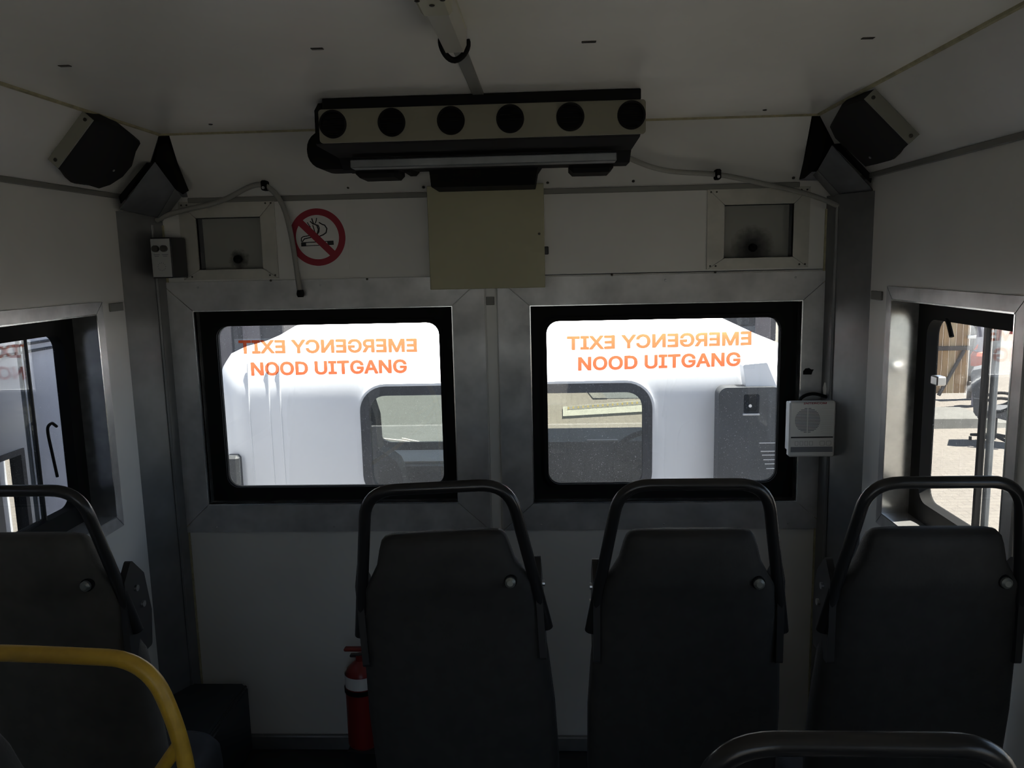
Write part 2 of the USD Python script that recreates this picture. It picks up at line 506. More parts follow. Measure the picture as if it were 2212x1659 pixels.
# --- corner posts of aluminium, each running up into a leaning gusset under the cove
for nm, s in (('trim_11', -1), ('trim_12', 1)):
    if s < 0:
        prof = [(WL, 2.545), (-1.306, 2.655), (-1.290, D), (WL, D)]
    else:
        prof = [(WR, 2.52), (.966, D), (WR, D)]
        prof = [(WR, 2.515), (.915, 2.640), (.900, D), (WR, D)]
    t = struct(nm)
    obj('post', prism(Polygon(prof), 'z', 0, 1.94), 'post_aluminium', t)
    e = prof[1]
    obj('post_rib', tube([(e[0] - s * .0, e[1], .0), (e[0], e[1], 1.9)], .006, 6), 'post_aluminium', t)
    x = prof[2][0]
    obj('bead', rbox(x - .004, x + .004, D - .006, D, 0, 1.9, .001), 'sealant', t)
    if s < 0:
        quad = [at(259, 452, y=2.53), at(335, 350, y=2.50), at(378, 408, y=2.60), at(341, 470, y=2.66)]
        rim = [at(341, 470, y=2.655), at(378, 408, y=2.595), at(392, 425, y=2.64), at(350, 480, y=2.69)]
    else:
        quad = [at(1886, 412, y=2.53), at(1797, 314, y=2.50), at(1766, 368, y=2.60), at(1828, 436, y=2.66)]
        rim = [at(1828, 436, y=2.655), at(1766, 368, y=2.595), at(1756, 378, y=2.64), at(1815, 446, y=2.69)]
    obj('gusset', slab(quad, .008, (s, 1, 0)), 'gusset', t)
    obj('gusset_flange', slab(rim, .006, (s, 1, 0)), 'post_aluminium', t)
    if s < 0:
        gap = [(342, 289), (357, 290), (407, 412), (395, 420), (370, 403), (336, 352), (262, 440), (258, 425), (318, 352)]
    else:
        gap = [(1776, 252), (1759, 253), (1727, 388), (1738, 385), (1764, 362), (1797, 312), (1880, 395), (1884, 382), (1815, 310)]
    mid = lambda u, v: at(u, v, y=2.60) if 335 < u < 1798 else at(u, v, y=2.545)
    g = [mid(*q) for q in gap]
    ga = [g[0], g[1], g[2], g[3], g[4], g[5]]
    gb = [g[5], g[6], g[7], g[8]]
    obj('gap_shade_sheet', [slab(np.array(ga), .004, (0, 1, .3)), slab(np.array(gb), .004, (s, .5, .3))], 'matt_black', t)  # black sheets standing in for the shade in the corner gap


# --- windows
def front_window(name, out, op, glass_px):
    w = struct(name)
    x0, x1, z0, z1 = out
    a0, a1, c0, c1 = op
    g = .0012
    y0, y1 = D - .008, D + .001
    strips = [[(x0, z1), (x1, z1), (a1, c1), (a0, c1)], [(x1, z1), (x1, z0), (a1, c0), (a1, c1)],
              [(x1, z0), (x0, z0), (a0, c0), (a1, c0)], [(x0, z0), (x0, z1), (a0, c1), (a0, c0)]]
    for q in strips:
        obj('frame_strip', prism(Polygon(q).buffer(-g, join_style=2), 'y', y0, y1), 'aluminium', w)
    # reveal lining behind the flat strips
    outer = sbox(a0 - .003, c0 - .003, a1 + .003, c1 + .003)
    obj('reveal', prism(outer.difference(sbox(a0, c0, a1, c1)), 'y', D - .010, D + .05), 'reveal_aluminium', w)
    q = np.array([at(u, v, y=2.742)[[0, 2]] for u, v in glass_px])
    gx0, gx1, gz0, gz1 = q[:, 0].min(), q[:, 0].max(), q[:, 1].min(), q[:, 1].max()
    rub = sbox(a0 - .002, c0 - .002, a1 + .002, c1 + .002).difference(rrect(gx0, gx1, gz0, gz1, .042))
    obj('rubber_seal', prism(rub, 'y', 2.736, 2.752), 'rubber', w)
    bead = rrect(gx0 - .014, gx1 + .014, gz0 - .014, gz1 + .014, .05).difference(rrect(gx0 - .002, gx1 + .002, gz0 - .002, gz1 + .002, .043))
    obj('rubber_bead', prism(bead, 'y', 2.728, 2.737), 'rubber', w)
    obj('glass_pane', prism(sbox(a0, c0, a1, c1), 'y', 2.747, 2.751), 'window_glass', w, smooth=False)
    for k in (.12, .5, .88):
        for zz in (z0 + .02, z1 - .02):
            obj('screw', screw((x0 + (x1 - x0) * k, y0, zz), (0, -1, 0), .0035), 'chrome_bolt', w)
    return (gx0, gx1, gz0, gz1)


g1 = front_window('window_1', l_out, l_op, [(470, 705), (948, 697), (960, 1046), (497, 1049)])
g2 = front_window('window_2', r_out, r_op, [(1180, 694), (1680, 685), (1674, 1037), (1187, 1043)])


def side_window(name, xi, s, ya, yb, full=True):
    """A sliding window in a side wall: mitred trim on the wall, metal reveal, rubber frame, two panes and their sash."""
    w = struct(name)
    z0, z1 = .994, 1.622
    X = lambda d: xi + s * d
    bw = .042
    o = (ya - bw, yb + bw, z0 - bw, z1 + bw * .95)
    strips = [[(o[0], o[3]), (o[1], o[3]), (yb, z1), (ya, z1)], [(o[1], o[3]), (o[1], o[2]), (yb, z0), (yb, z1)],
              [(o[1], o[2]), (o[0], o[2]), (ya, z0), (yb, z0)], [(o[0], o[2]), (o[0], o[3]), (ya, z1), (ya, z0)]]
    for q in strips:
        obj('frame_strip', prism(Polygon(q).buffer(-.001, join_style=2), 'x', X(-.006), X(.001)), 'aluminium', w)
    obj('front_jamb', rbox(min(X(-.007), X(.075)), max(X(-.007), X(.075)), yb, yb + .004, z0, z1, 0), 'reveal_aluminium', w)
    obj('rear_jamb', rbox(min(X(-.007), X(.075)), max(X(-.007), X(.075)), ya - .004, ya, z0, z1, 0), 'reveal_aluminium', w)
    obj('sill', rbox(min(X(-.007), X(.075)), max(X(-.007), X(.075)), ya, yb, z0 - .004, z0, 0), 'sill_aluminium', w)
    obj('head_lining', rbox(min(X(-.007), X(.075)), max(X(-.007), X(.075)), ya, yb, z1, z1 + .004, 0), 'reveal_aluminium', w)
    rub = sbox(ya, z0, yb, z1).difference(rrect(ya + .03, yb - .055, z0 + .058, z1 - .05, .045))
    obj('rubber_seal', prism(rub, 'x', X(.07), X(.104)), 'rubber', w)
    if full:
        ym = 2.018 if s > 0 else 2.16
        if s > 0:
            k0, k1, k2, k3 = at(2145, 701, x=X(.094))[1], at(2138, 701, x=X(.08))[1], at(2166, 701, x=X(.108))[1], at(2146, 701, x=X(.096))[1]
        else:
            k0, k1, k2, k3 = ym - .004, ym + .004, ym - .01, ym - .004
        obj('glass_pane', prism(sbox(k2, z0 + .02, yb, z1 - .02), 'x', X(.100), X(.103)), 'side_glass' if s > 0 else 'tinted_glass', w, smooth=False)
        obj('glass_pane', prism(sbox(ya, z0 + .02, k1 - .002, z1 - .02), 'x', X(.084), X(.087)), 'side_glass', w, smooth=False)
        obj('sash_stile', rbox(min(X(.080), X(.094)), max(X(.080), X(.094)), k0, k1, z0 + .05, z1 - .045, .002), 'black_plastic', w)
        obj('sash_stile', rbox(min(X(.096), X(.108)), max(X(.096), X(.108)), k2, k3, z0 + .05, z1 - .045, .002), 'galvanised', w)
    else:
        obj('glass_pane', prism(sbox(ya, z0 + .02, yb, z1 - .02), 'x', X(.09), X(.093)), 'side_glass', w, smooth=False)
    return w


w3 = side_window('window_3', WR, 1, *rows_r[0])
w4 = side_window('window_4', WL, -1, *rows_l[0])
for k in (1, 2, 3):  # rows out of view, added to bring more light inside
    side_window(f'window_{4 + k}', WR, 1, *rows_r[k], full=False)
    side_window(f'window_{7 + k}', WL, -1, *rows_l[k], full=False)
# latches and pull straps on the two side windows that are in view
p = at(2044, 694, x=1.05)
obj('pull_strap', tube(spline([at(2044, 690, x=1.062), at(2050, 703, x=1.045), at(2056, 728, x=1.045)], 8), .006, 8), 'rubber', w3)
obj('latch', rbox(1.035, 1.06, *sorted((at(2022, 815, x=1.05)[1], at(2036, 830, x=1.05)[1])), at(2030, 832, x=1.05)[2], at(2030, 812, x=1.05)[2], .003), 'chrome_bolt', w3)
obj('pull_strap', tube(smooth_path([at(122, 921, x=-1.435), at(112, 913, x=-1.42), at(102, 922, x=-1.42), at(104, 940, x=-1.42), at(124, 1030, x=-1.42)], .02, 5), .0042, 8), 'rubber', w4)


# ------------------------------------------------------------------ stickers on the front windows
def sticker(name, l1, l2, label, film):
    t_ = thing(name, label, 'sticker', kind=None)
    y = 2.7462
    fx = [at(u, v, y=y) for u, v in film]
    obj('clear_film', rbox(min(p[0] for p in fx), max(p[0] for p in fx), y + .0001, y + .0004, min(p[2] for p in fx), max(p[2] for p in fx), 0), 'sticker_film', t_, smooth=False)

    def line(text, u0, u1, v0, v1, mirror):
        a, b_ = at(u0, v0, y=y), at(u1, v1, y=y)      # feet of the first and last letters, as seen
        for_w = b_[0] - a[0]
        m = meshkit.text_mesh(text, .0425, .0003, bold=True)
        tri = m.triangles[(np.abs(m.triangles[:, :, 2] - m.bounds[1][2]) < 1e-6).all(1)]
        flat = unary_union([Polygon(q[:, :2]).buffer(1e-6) for q in tri])
        w0, _, w1, _ = flat.bounds
        flat = affinity.scale(flat, for_w / (w1 - w0), 1, origin=(w0, 0)).buffer(.0010)
        flat = affinity.translate(flat, -flat.bounds[0], 0)
        if mirror:
            flat = affinity.scale(flat, -1, 1, origin=(for_w / 2, 0))
        flat = affinity.affine_transform(flat, [1, 0, (b_[2] - a[2]) / for_w, 1, a[0], a[2]])      # along the feet of the letters
        letters = sorted(flat.geoms, key=lambda g3: g3.bounds[0])
        ends = np.maximum.accumulate([g3.bounds[2] for g3 in letters])
        k = int(np.argmax([letters[q + 1].bounds[0] - ends[q] for q in range(len(letters) - 1)])) + 1
        for ws in (letters[:k], letters[k:]):
            obj('lettering', prism(unary_union(ws), 'y', y - .0003, y), 'sticker_orange', t_, smooth=False)
    line('EMERGENCY EXIT', *l1, True)
    line('NOOD UITGANG', *l2, False)
    return t_


sticker('exit_sticker', (518, 901, 763, 759), (543, 878, 810.5, 804), 'orange-red EMERGENCY EXIT, NOOD UITGANG sticker on the left front window, the first line mirrored', [(512, 732), (905, 732), (512, 815), (905, 808)])
sticker('exit_sticker', (1226, 1623, 755, 744), (1249, 1598, 799.5, 789), 'orange-red EMERGENCY EXIT, NOOD UITGANG sticker on the right front window beside the intercom', [(1220, 712), (1630, 712), (1220, 803), (1630, 795)])

# ------------------------------------------------------------------ recessed boxes in the upper front wall
def recess(o, frame, knob, label, soot_r, mname_):
    t_ = thing('recessed_box', label, 'recessed box')
    a0, a1, c0, c1 = o
    x0, x1, z0, z1 = frame
    strips = [[(x0, z1), (x1, z1), (a1, c1), (a0, c1)], [(x1, z1), (x1, z0), (a1, c0), (a1, c1)],
              [(x1, z0), (x0, z0), (a0, c0), (a1, c0)], [(x0, z0), (x0, z1), (a0, c1), (a0, c0)]]
    for q in strips:
        obj('frame_strip', prism(Polygon(q).buffer(-.001, join_style=2), 'y', D - .005, D + .001), 'frame_pale', t_)
    kp = at(*knob, y=D + .045)
    sooty(mname_, (.30, .30, .27), kp, soot_r)
    obj('back_plate', rbox(a0 - .01, a1 + .01, D + .045, D + .048, c0 - .01, c1 + .01, 0), mname_, t_)
    ring = sbox(a0 - .004, c0 - .004, a1 + .004, c1 + .004).difference(sbox(a0, c0, a1, c1))
    obj('side_lining', prism(ring, 'y', D, D + .046), 'gusset', t_)
    obj('knob', lathe([(0, 0), (.012, 0), (.014, .006), (.012, .02), (0, .022)], sides=16).apply_transform(trimesh.transformations.rotation_matrix(np.pi / 2, [1, 0, 0])).apply_translation(kp), 'matt_black', t_)
    for xx in (x0 + .012, x0 + .03, x1 - .012, x1 - .03):
        for zz in (z0 + .012, z1 - .012):
            obj('screw', screw((xx, D - .005, zz), (0, -1, 0), .003), 'dark_screw', t_)
    return t_


recess(v_op, (-1.232, -.905, 1.715, 1.976), (516, 560), 'square recess framed in mitred metal beside the no-smoking sign, small dark knob inside', .035, 'plate_a')
recess(w_op, (.518, .848, 1.713, 1.974), (1625, 535), 'square recess framed in mitred metal near the right corner post, soot round its knob', .075, 'plate_b')

# ------------------------------------------------------------------ no-smoking sign
ns = thing('no_smoking_sign', 'round red no smoking sign with crossed-out cigarette on the front wall', 'sign')
c = at(686, 512.5, y=D)
k7 = D / F / 7.21 * 1.03
P7 = lambda pts: [(c[0] + (x - 620) * k7, c[2] - (y - 595) * k7) for x, y in pts]
obj('backing', prism(Polygon(P7([(285, 150), (1075, 130), (1085, 1080), (290, 1095)])), 'y', D - .0008, D), 'sign_white', ns)
ring = Point(c[0], c[2]).buffer(425 * k7, quad_segs=24).difference(Point(c[0], c[2]).buffer(328 * k7, quad_segs=24))
slash = LineString(P7([(330, 330), (880, 880)])).buffer(52 * k7, cap_style=2).intersection(Point(c[0], c[2]).buffer(400 * k7))
cig = Polygon(P7([(365, 665), (860, 650), (862, 712), (365, 728)]))
cig_in = Polygon(P7([(440, 676), (765, 666), (768, 704), (440, 715)]))
obj('cigarette', prism(cig.difference(cig_in), 'y', D - .0014, D - .0008), 'black_print', ns, smooth=False)
sm = [LineString(P7(q)).buffer(w * k7) for q, w in (
    ([(370, 650), (375, 600), (400, 583), (480, 570), (560, 560)], 7), ([(385, 655), (420, 615), (520, 595), (600, 570), (645, 520), (655, 460), (640, 420), (560, 395), (525, 360)], 8),
    ([(620, 545), (640, 480), (620, 420), (570, 390), (550, 320)], 9), ([(560, 420), (585, 520), (575, 545)], 7), ([(600, 385), (615, 350), (622, 315)], 7),
    ([(660, 380), (700, 405), (740, 420), (770, 470), (755, 530), (710, 560), (660, 578)], 9), ([(480, 375), (500, 410), (520, 440)], 6))]
obj('smoke', prism(unary_union(sm), 'y', D - .0013, D - .0008), 'black_print', ns, smooth=False)
obj('prohibition_ring', prism(unary_union([ring, slash]), 'y', D - .002, D - .0014), 'red_print', ns, smooth=False)

# ------------------------------------------------------------------ cream cover board under the air conditioner
cb = thing('cover_board', 'plain cream cover board hung under the air conditioner between the front windows', 'board')
q = [at(u, v, y=2.655) for u, v in ((921, 403), (1172, 394), (1180, 620), (930, 627))]
x0, x1 = (q[0][0] + q[3][0]) / 2, (q[1][0] + q[2][0]) / 2
z1, z0 = (q[0][2] + q[1][2]) / 2, (q[2][2] + q[3][2]) / 2
obj('board', rbox(x0, x1, 2.655, 2.662, z0, z1, .002), 'cream_panel', cb)
obj('box_body', rbox(x0 + .012, x1 - .012, 2.662, D - .009, z0 + .012, z1 - .012, .003), 'cream_panel', cb)
p = at(1181, 541, y=2.67)
obj('latch', rbox(x1 - .012, p[0] + .006, 2.665, 2.685, p[2] - .013, p[2] + .013, .002), 'black_plastic', cb)
for u, v in ((1165, 505),):
    obj('screw', screw(at(u, v, y=2.655), (0, -1, 0), .004), 'dark_screw', cb)

# ------------------------------------------------------------------ air conditioner
YF = 2.08
ac = thing('air_conditioner', 'long black air conditioner under the ceiling with six round vents in a beige front', 'air conditioner')
fa = [at(u, v, y=YF) for u, v in ((686, 238), (1398, 213), (1392, 292), (692, 306))]
fx0, fx1 = (fa[0][0] + fa[3][0]) / 2, (fa[1][0] + fa[2][0]) / 2
fz1 = np.mean([fa[0][2], fa[1][2]]); fz0 = np.mean([fa[2][2], fa[3][2]])
front = rrect(fx0, fx1, fz0, fz1, .008)
vents = []
for u, v in ((719, 267), (846, 264), (974, 260), (1102, 256.5), (1232, 253), (1364, 250.5)):
    vents.append(at(u, v, y=YF)[[0, 2]])
vr = .0395
zc = np.mean([v[1] for v in vents])
zc = (fz0 + fz1) / 2 if abs(zc - (fz0 + fz1) / 2) > .01 else zc
vr = min(vr, (fz1 - fz0) / 2 - .006)
hole = unary_union([Point(v[0], zc).buffer(vr, quad_segs=10) for v in vents])
obj('front_panel', prism(front.difference(hole), 'y', YF, YF + .008), 'ac_front', ac)
obj('top_strip', rbox(fx0 + .012, fx1 - .012, YF - .004, YF + .03, fz1, H - .001, .002), 'matt_black', ac)  # black strip between the front panel and the ceiling
# housing: profile in y,z swept along x, rounded at its left end
hz = fz0 - .004
prof = [(YF + .008, fz0), (YF + .012, fz1), (YF + .05, H - .002), (2.47, H - .002), (2.47, hz - .03), (2.36, hz - .032), (2.315, hz - .004), (YF + .02, hz)]
obj('housing', prism(Polygon(prof), 'x', fx0 - .013, fx1 - .012), 'matt_black', ac)
# rounded back pan below and behind
bp = at(678, 330, y=2.45); bq = at(700, 372, y=2.45); br = at(1352, 345, y=2.45)
pan = rrect(bp[0], br[0], bq[2], H - .03, .05)
obj('back_pan', prism(pan, 'y', 2.38, 2.50), 'matt_black', ac)
s0, s1 = at(758, 356, y=2.27), at(1332, 337, y=2.27)
zs = (s0[2] + s1[2]) / 2
obj('metal_strip', rbox(s0[0], s1[0], 2.262, 2.31, zs - .012, zs + .012, .003), 'galvanised', ac)
for u0, u1, v0, v1 in ((775, 868, 352, 386), (1228, 1322, 340, 375), (872, 900, 360, 376)):
    a, b_ = at(u0, v0, y=2.45), at(u1, v1, y=2.45)
    obj('mount_block', rbox(a[0], b_[0], 2.39, 2.52, b_[2], a[2], .012), 'matt_black', ac)
a, b_ = at(930, 360, y=2.5), at(1162, 400, y=2.5)
nk = [(a[0] - .035, a[2] + .015), (a[0] - .008, a[2] + .003), (a[0] + .008, a[2] - .02), (a[0] + .012, b_[2]), (b_[0] - .012, b_[2]), (b_[0] - .004, a[2] - .02), (b_[0] + .012, a[2] + .003), (b_[0] + .04, a[2] + .015)]
obj('duct_neck', prism(Polygon(nk).buffer(.004), 'y', 2.44, 2.60), 'matt_black', ac)
for v in vents:
    g = UsdGeom.Xform.Define(stage, ac.GetPath().pathString + '/' + numbered(ac.GetPath().pathString, 'vent')).GetPrim()
    rr = Point(v[0], zc)
    obj('ring', prism(rr.buffer(vr, quad_segs=10).difference(rr.buffer(vr * .86, quad_segs=10)), 'y', YF - .003, YF + .02), 'matt_black', g)
    obj('vent_back', prism(rr.buffer(vr * .98, quad_segs=10), 'y', YF + .018, YF + .022), 'matt_black', g)
    for kk in range(5):
        dz = (kk - 2) * vr * .34
        hw = math.sqrt(max((vr * .88) ** 2 - dz ** 2, 0))
        m = rbox(v[0] - hw, v[0] + hw, YF + .002, YF + .016, zc + dz - .0016, zc + dz + .0016, .0005)
        obj('vent_blade', m, 'matt_black', g)

# ------------------------------------------------------------------ drain hoses
def hose(name, label, pts, r, clip, end):
    t_ = thing(name, label, 'hose')
    obj('tube', tube(spline(pts, 60), r, 12), 'conduit', t_)
    for cpt in clip:
        cpt = np.array(cpt)
        obj('clip', rbox(cpt[0] - .009, cpt[0] + .009, cpt[1] - .016, cpt[1] + .02, cpt[2] - .016, cpt[2] + .016, .004), 'matt_black', t_)
        obj('clip_screw', screw(cpt + [0, -.016, -.008], (0, -1, 0), .005, .004), 'chrome_bolt', t_)
    if end is not None:
        e = np.array(end)
        obj('end_fitting', tube([e + [0, 0, .012], e, e - [0, 0, .006], e - [0, 0, .012]], [.010, .013, .012, .009], 14), 'matt_black', t_)
    return t_


yh = 2.645
hose('drain_hose', 'grey plastic hose clipped beside the left recess, its open end hanging past the no-smoking sign',
     [at(338, 476, y=2.67), at(420, 449, y=2.655), at(500, 424, y=yh), at(572, 401, y=yh), at(602, 428, y=yh), at(622, 478, y=2.655), at(636, 550, y=2.665), at(647, 628, y=2.67)], .0085, [at(572, 401, y=yh)], at(649, 634, y=2.67))
hose('drain_hose', 'grey plastic hose running from the air conditioner to the right corner post',
     [at(1356, 340, y=2.52), at(1388, 354, y=2.54), at(1450, 370, y=2.59), at(1549, 377, y=2.622), at(1640, 395, y=2.64), at(1740, 418, y=2.66), at(1812, 446, y=2.64)], .008, [at(1550, 377, y=2.622)], None)

# ------------------------------------------------------------------ control box on the left post
hb = thing('heater_control', 'small black control box with white face and two knobs on the left corner post', 'control box')
yb_ = 2.575
q = [at(u, v, y=yb_) for u, v in ((324, 516), (366, 515), (371, 597), (331, 600))]
x0, x1 = (q[0][0] + q[3][0]) / 2, (q[1][0] + q[2][0]) / 2
z1, z0 = (q[0][2] + q[1][2]) / 2, (q[2][2] + q[3][2]) / 2
obj('case', rbox(x0 - .003, x1 + .003, yb_ + .002, D - .012, z0 - .004, z1 + .004, .004), 'black_plastic', hb)
obj('face_plate', rbox(x0, x1, yb_, yb_ + .003, z0, z1, .001), 'face_dimmed', hb)
for kx in (.28, .72):
    cx_, cz_ = x0 + (x1 - x0) * kx, z1 - (z1 - z0) * .26
    obj('knob', cyl((cx_, yb_ - .012, cz_), (cx_, yb_, cz_), .0105, 20), 'knob_grey', hb)
    for j, ww in enumerate((.010, .007)):
        obj('print_line', rbox(cx_ - ww, cx_ + ww, yb_ - .0004, yb_, cz_ - .020 - j * .005, cz_ - .0178 - j * .005, 0), 'grey_print', hb)
cx_, cz_ = (x0 + x1) / 2, z0 + (z1 - z0) * .27
for k in range(12):
    a = k * np.pi / 6
    p = np.array([cx_ + .0125 * np.cos(a), cz_ + .0125 * np.sin(a)])
    obj('dial_mark', rbox(p[0] - .0012, p[0] + .0012, yb_ - .0004, yb_, p[1] - .0012, p[1] + .0012, 0), 'grey_print', hb)

# ------------------------------------------------------------------ intercom
ic = thing('intercom', 'white intercom speaker box with round slotted grille on the right window frame', 'intercom')
yi = 2.612
q = [at(u, v, y=yi) for u, v in ((1708, 866), (1808, 869), (1801, 988), (1702, 986))]
x0, x1 = (q[0][0] + q[3][0]) / 2, (q[1][0] + q[2][0]) / 2
z1, z0 = (q[0][2] + q[1][2]) / 2, (q[2][2] + q[3][2]) / 2
obj('case', rbox(x0, x1, yi, 2.640, z0, z1, .005), 'white_plastic', ic)
obj('back_plate', rbox(x0 + .01, x1 - .05, 2.638, D - .009, z0 + .01, z1 - .01, .003), 'white_plastic', ic)
IW, IH = x1 - x0, z1 - z0
fc = np.array([x0 + IW * .39, z1 - IH * .335]); fr = IW * .275
for kk in range(17):
    dz = (kk - 8) * fr / 8.3
    hw = math.sqrt(max(fr ** 2 - dz ** 2, 1e-8))
    for sg in (-1, 1):
        if hw > .006:
            xa, xb = sorted((fc[0] + sg * .0018, fc[0] + sg * hw))
            obj('grille_slot', rbox(xa, xb, yi - .0006, yi + .001, fc[1] + dz - .0011, fc[1] + dz + .0011, 0), 'grey_print', ic)
for kk in range(12):
    dz = (kk - 6) * fr / 5.5
    obj('moulded_rib', rbox(fc[0] + fr * 1.08, x1 - .008, yi - .0008, yi + .001, fc[1] + dz - .001, fc[1] + dz + .001, 0), 'white_plastic', ic)
obj('black_line', rbox(x0 + .006, x1 - .007, yi - .0008, yi, z0 + IH * .345, z0 + IH * .37, 0), 'black_print', ic)
obj('grey_band', rbox(x0 + .006, x1 - .007, yi - .0008, yi, z0 + IH * .09, z0 + IH * .185, 0), 'grey_print', ic)
for k in range(4):
    xx = x0 + IW * (.13 + k * .105)
    o = sbox(xx, z0 + IH * .21, xx + IW * .075, z0 + IH * .285)
    obj('button_outline', prism(o.difference(o.buffer(-.0012)), 'y', yi - .0006, yi), 'faint_print', ic, smooth=False)
for k in range(2):
    xx = x0 + IW * (.67 + k * .14)
    o = rrect(xx, xx + IW * .11, z0 + IH * .205, z0 + IH * .29, .004)
    obj('button_outline', prism(o.difference(o.buffer(-.0012)), 'y', yi - .0006, yi), 'faint_print', ic, smooth=False)
tm = meshkit.text_mesh('INTERCOM', .0058, .0005, bold=True)
tv = tm.vertices.copy(); tv[:, 0] *= IW * .5 / tv[:, 0].max()
obj('lettering', trimesh.Trimesh(np.stack([x0 + IW * .29 + tv[:, 0], yi - .0002 - tv[:, 2], z1 - .0085 + tv[:, 1]], 1), tm.faces, process=False), 'red_print', ic, smooth=False)
ca = obj('cable', tube(spline([at(1728, 868, y=2.672), at(1733, 858, y=2.66), at(1752, 851, y=2.655), at(1778, 855, y=2.66), at(1800, 862, y=2.67), at(1818, 870, y=2.69)], 24), .0055, 10), 'matt_black', ic)
obj('cable_plug', tube([at(1788, 858, y=2.675), at(1786, 838, y=2.675), at(1787, 826, y=2.675)], [.013, .013, .009], 16), 'white_plastic', ic)
tp = thing('tape_scrap', 'torn scrap of black tape on the metal strip above the intercom', 'tape')
obj('scrap', prism(Polygon(ax([(1735, 809), (1735, 802), (1740, 796), (1748, 795), (1752, 798), (1758, 798), (1755, 803), (1753, 809)], D - .009)), 'y', D - .0095, D - .008), 'matt_black', tp)

# ------------------------------------------------------------------ corner speakers on the cove panels
def speaker(label, strip, body, s, screw_px):
    t_ = thing('corner_speaker', label, 'speaker')
    xi, cx = (WL, CL) if s < 0 else (WR, CR)
    n = np.array([-(H - ZC) * s, 0, -abs(xi - cx)]); n /= np.linalg.norm(n)       # into the room, off the cove
    base = np.array([xi, 0, ZC])

    def on(u, v, off):
        q_ = W_ + R_ * ((u - 1106) / F) + U_ * ((829.5 - v) / F)
        tt = ((base + n * off - EYE) @ n) / (q_ @ n)
        return EYE + tt * q_
    top = np.array([on(u, v, .034) for u, v in body])
    ctr = top.mean(0)
    # soft rubbery housing: outline drawn in towards the face, back on the cove
    secs = [ctr + (top - ctr) * 1.0 - n * .033, ctr + (top - ctr) * 1.0 - n * .012, ctr + (top - ctr) * .96 - n * .003, ctr + (top - ctr) * .86]
    obj('housing', loft(secs), 'speaker_black', t_)
    e0, e1 = on(*strip[0], .0335), on(*strip[1], .0335)
    back_ = np.array([0, -.006, 0])
    q = [e0 + back_, e0, e1, e1 + back_]
    obj('wooden_batten', slab(q, .033, -n), 'batten_grey', t_)
    for f_ in (.08, .92):
        obj('screw', screw(q[0] + (q[3] - q[0]) * f_ - n * .016, (0, -1, 0), .005, .003), 'dark_screw', t_)
    obj('face_screw', screw(on(*screw_px, .0345), n, .004, .003), 'chrome_bolt', t_)
    return t_


speaker('black corner speaker with grey batten under the ceiling, above the left corner post', [(203, 260), (127, 363)],
        [(203, 260), (232, 262), (268, 278), (308, 310), (298, 328), (289, 360), (268, 385), (240, 403), (215, 411), (192, 404), (160, 400), (150, 386), (127, 363)], -1, (245, 368))
speaker('black corner speaker with grey batten under the ceiling, above the right corner post', [(1866, 214), (1962, 312)],
        [(1866, 214), (1838, 222), (1812, 232), (1788, 275), (1800, 300), (1832, 330), (1868, 364), (1895, 358), (1925, 350), (1932, 340), (1962, 312)], 1, (1880, 340))

# ------------------------------------------------------------------ ceiling lamp
lp = thing('ceiling_lamp', 'cream strip lamp on the middle of the ceiling, black cable loop at its end', 'lamp')
lx = -.160
obj('base', rbox(lx - .022, lx + .022, .70, 1.50, H - .016, H, .003), 'lamp_cream', lp)
obj('end_cap', rbox(lx - .0235, lx + .0235, 1.14, 1.268, H - .050, H - .014, .005), 'lamp_cream', lp)
obj('diffuser', loft([np.array([(lx - a, yy, H - .014), (lx - a * .96, yy, H - .034), (lx - a * .7, yy, H - .046), (lx + a * .7, yy, H - .046), (lx + a * .96, yy, H - .034), (lx + a, yy, H - .014)]) for yy, a in ((1.268, .0225), (1.495, .0225))]), 'lamp_lens', lp)
for dx, yy in ((-.018, 1.19), (0, 1.212), (.018, 1.19)):
    obj('screw', screw((lx + dx, yy, H - .050), (0, 0, -1), .004), 'dark_screw', lp)
obj('cable_loop', tube(spline([(lx - .022, 1.49, H - .022), (lx - .020, 1.505, H - .042), (lx - .004, 1.515, H - .054), (lx + .014, 1.512, H - .046), (lx + .022, 1.50, H - .024)], 20), .0055, 10), 'matt_black', lp)

# ------------------------------------------------------------------ seats
SY = 1.55
HT = 1.318


def seat_section(hw, yc, th, z, n=28, p=3.2):
    a = np.arange(n) * 2 * np.pi / n
    c_, s_ = np.cos(a), np.sin(a)
    return np.stack([hw * np.sign(c_) * np.abs(c_) ** (2 / p), yc + th * np.sign(s_) * np.abs(s_) ** (2 / p), np.full(n, z)], 1)


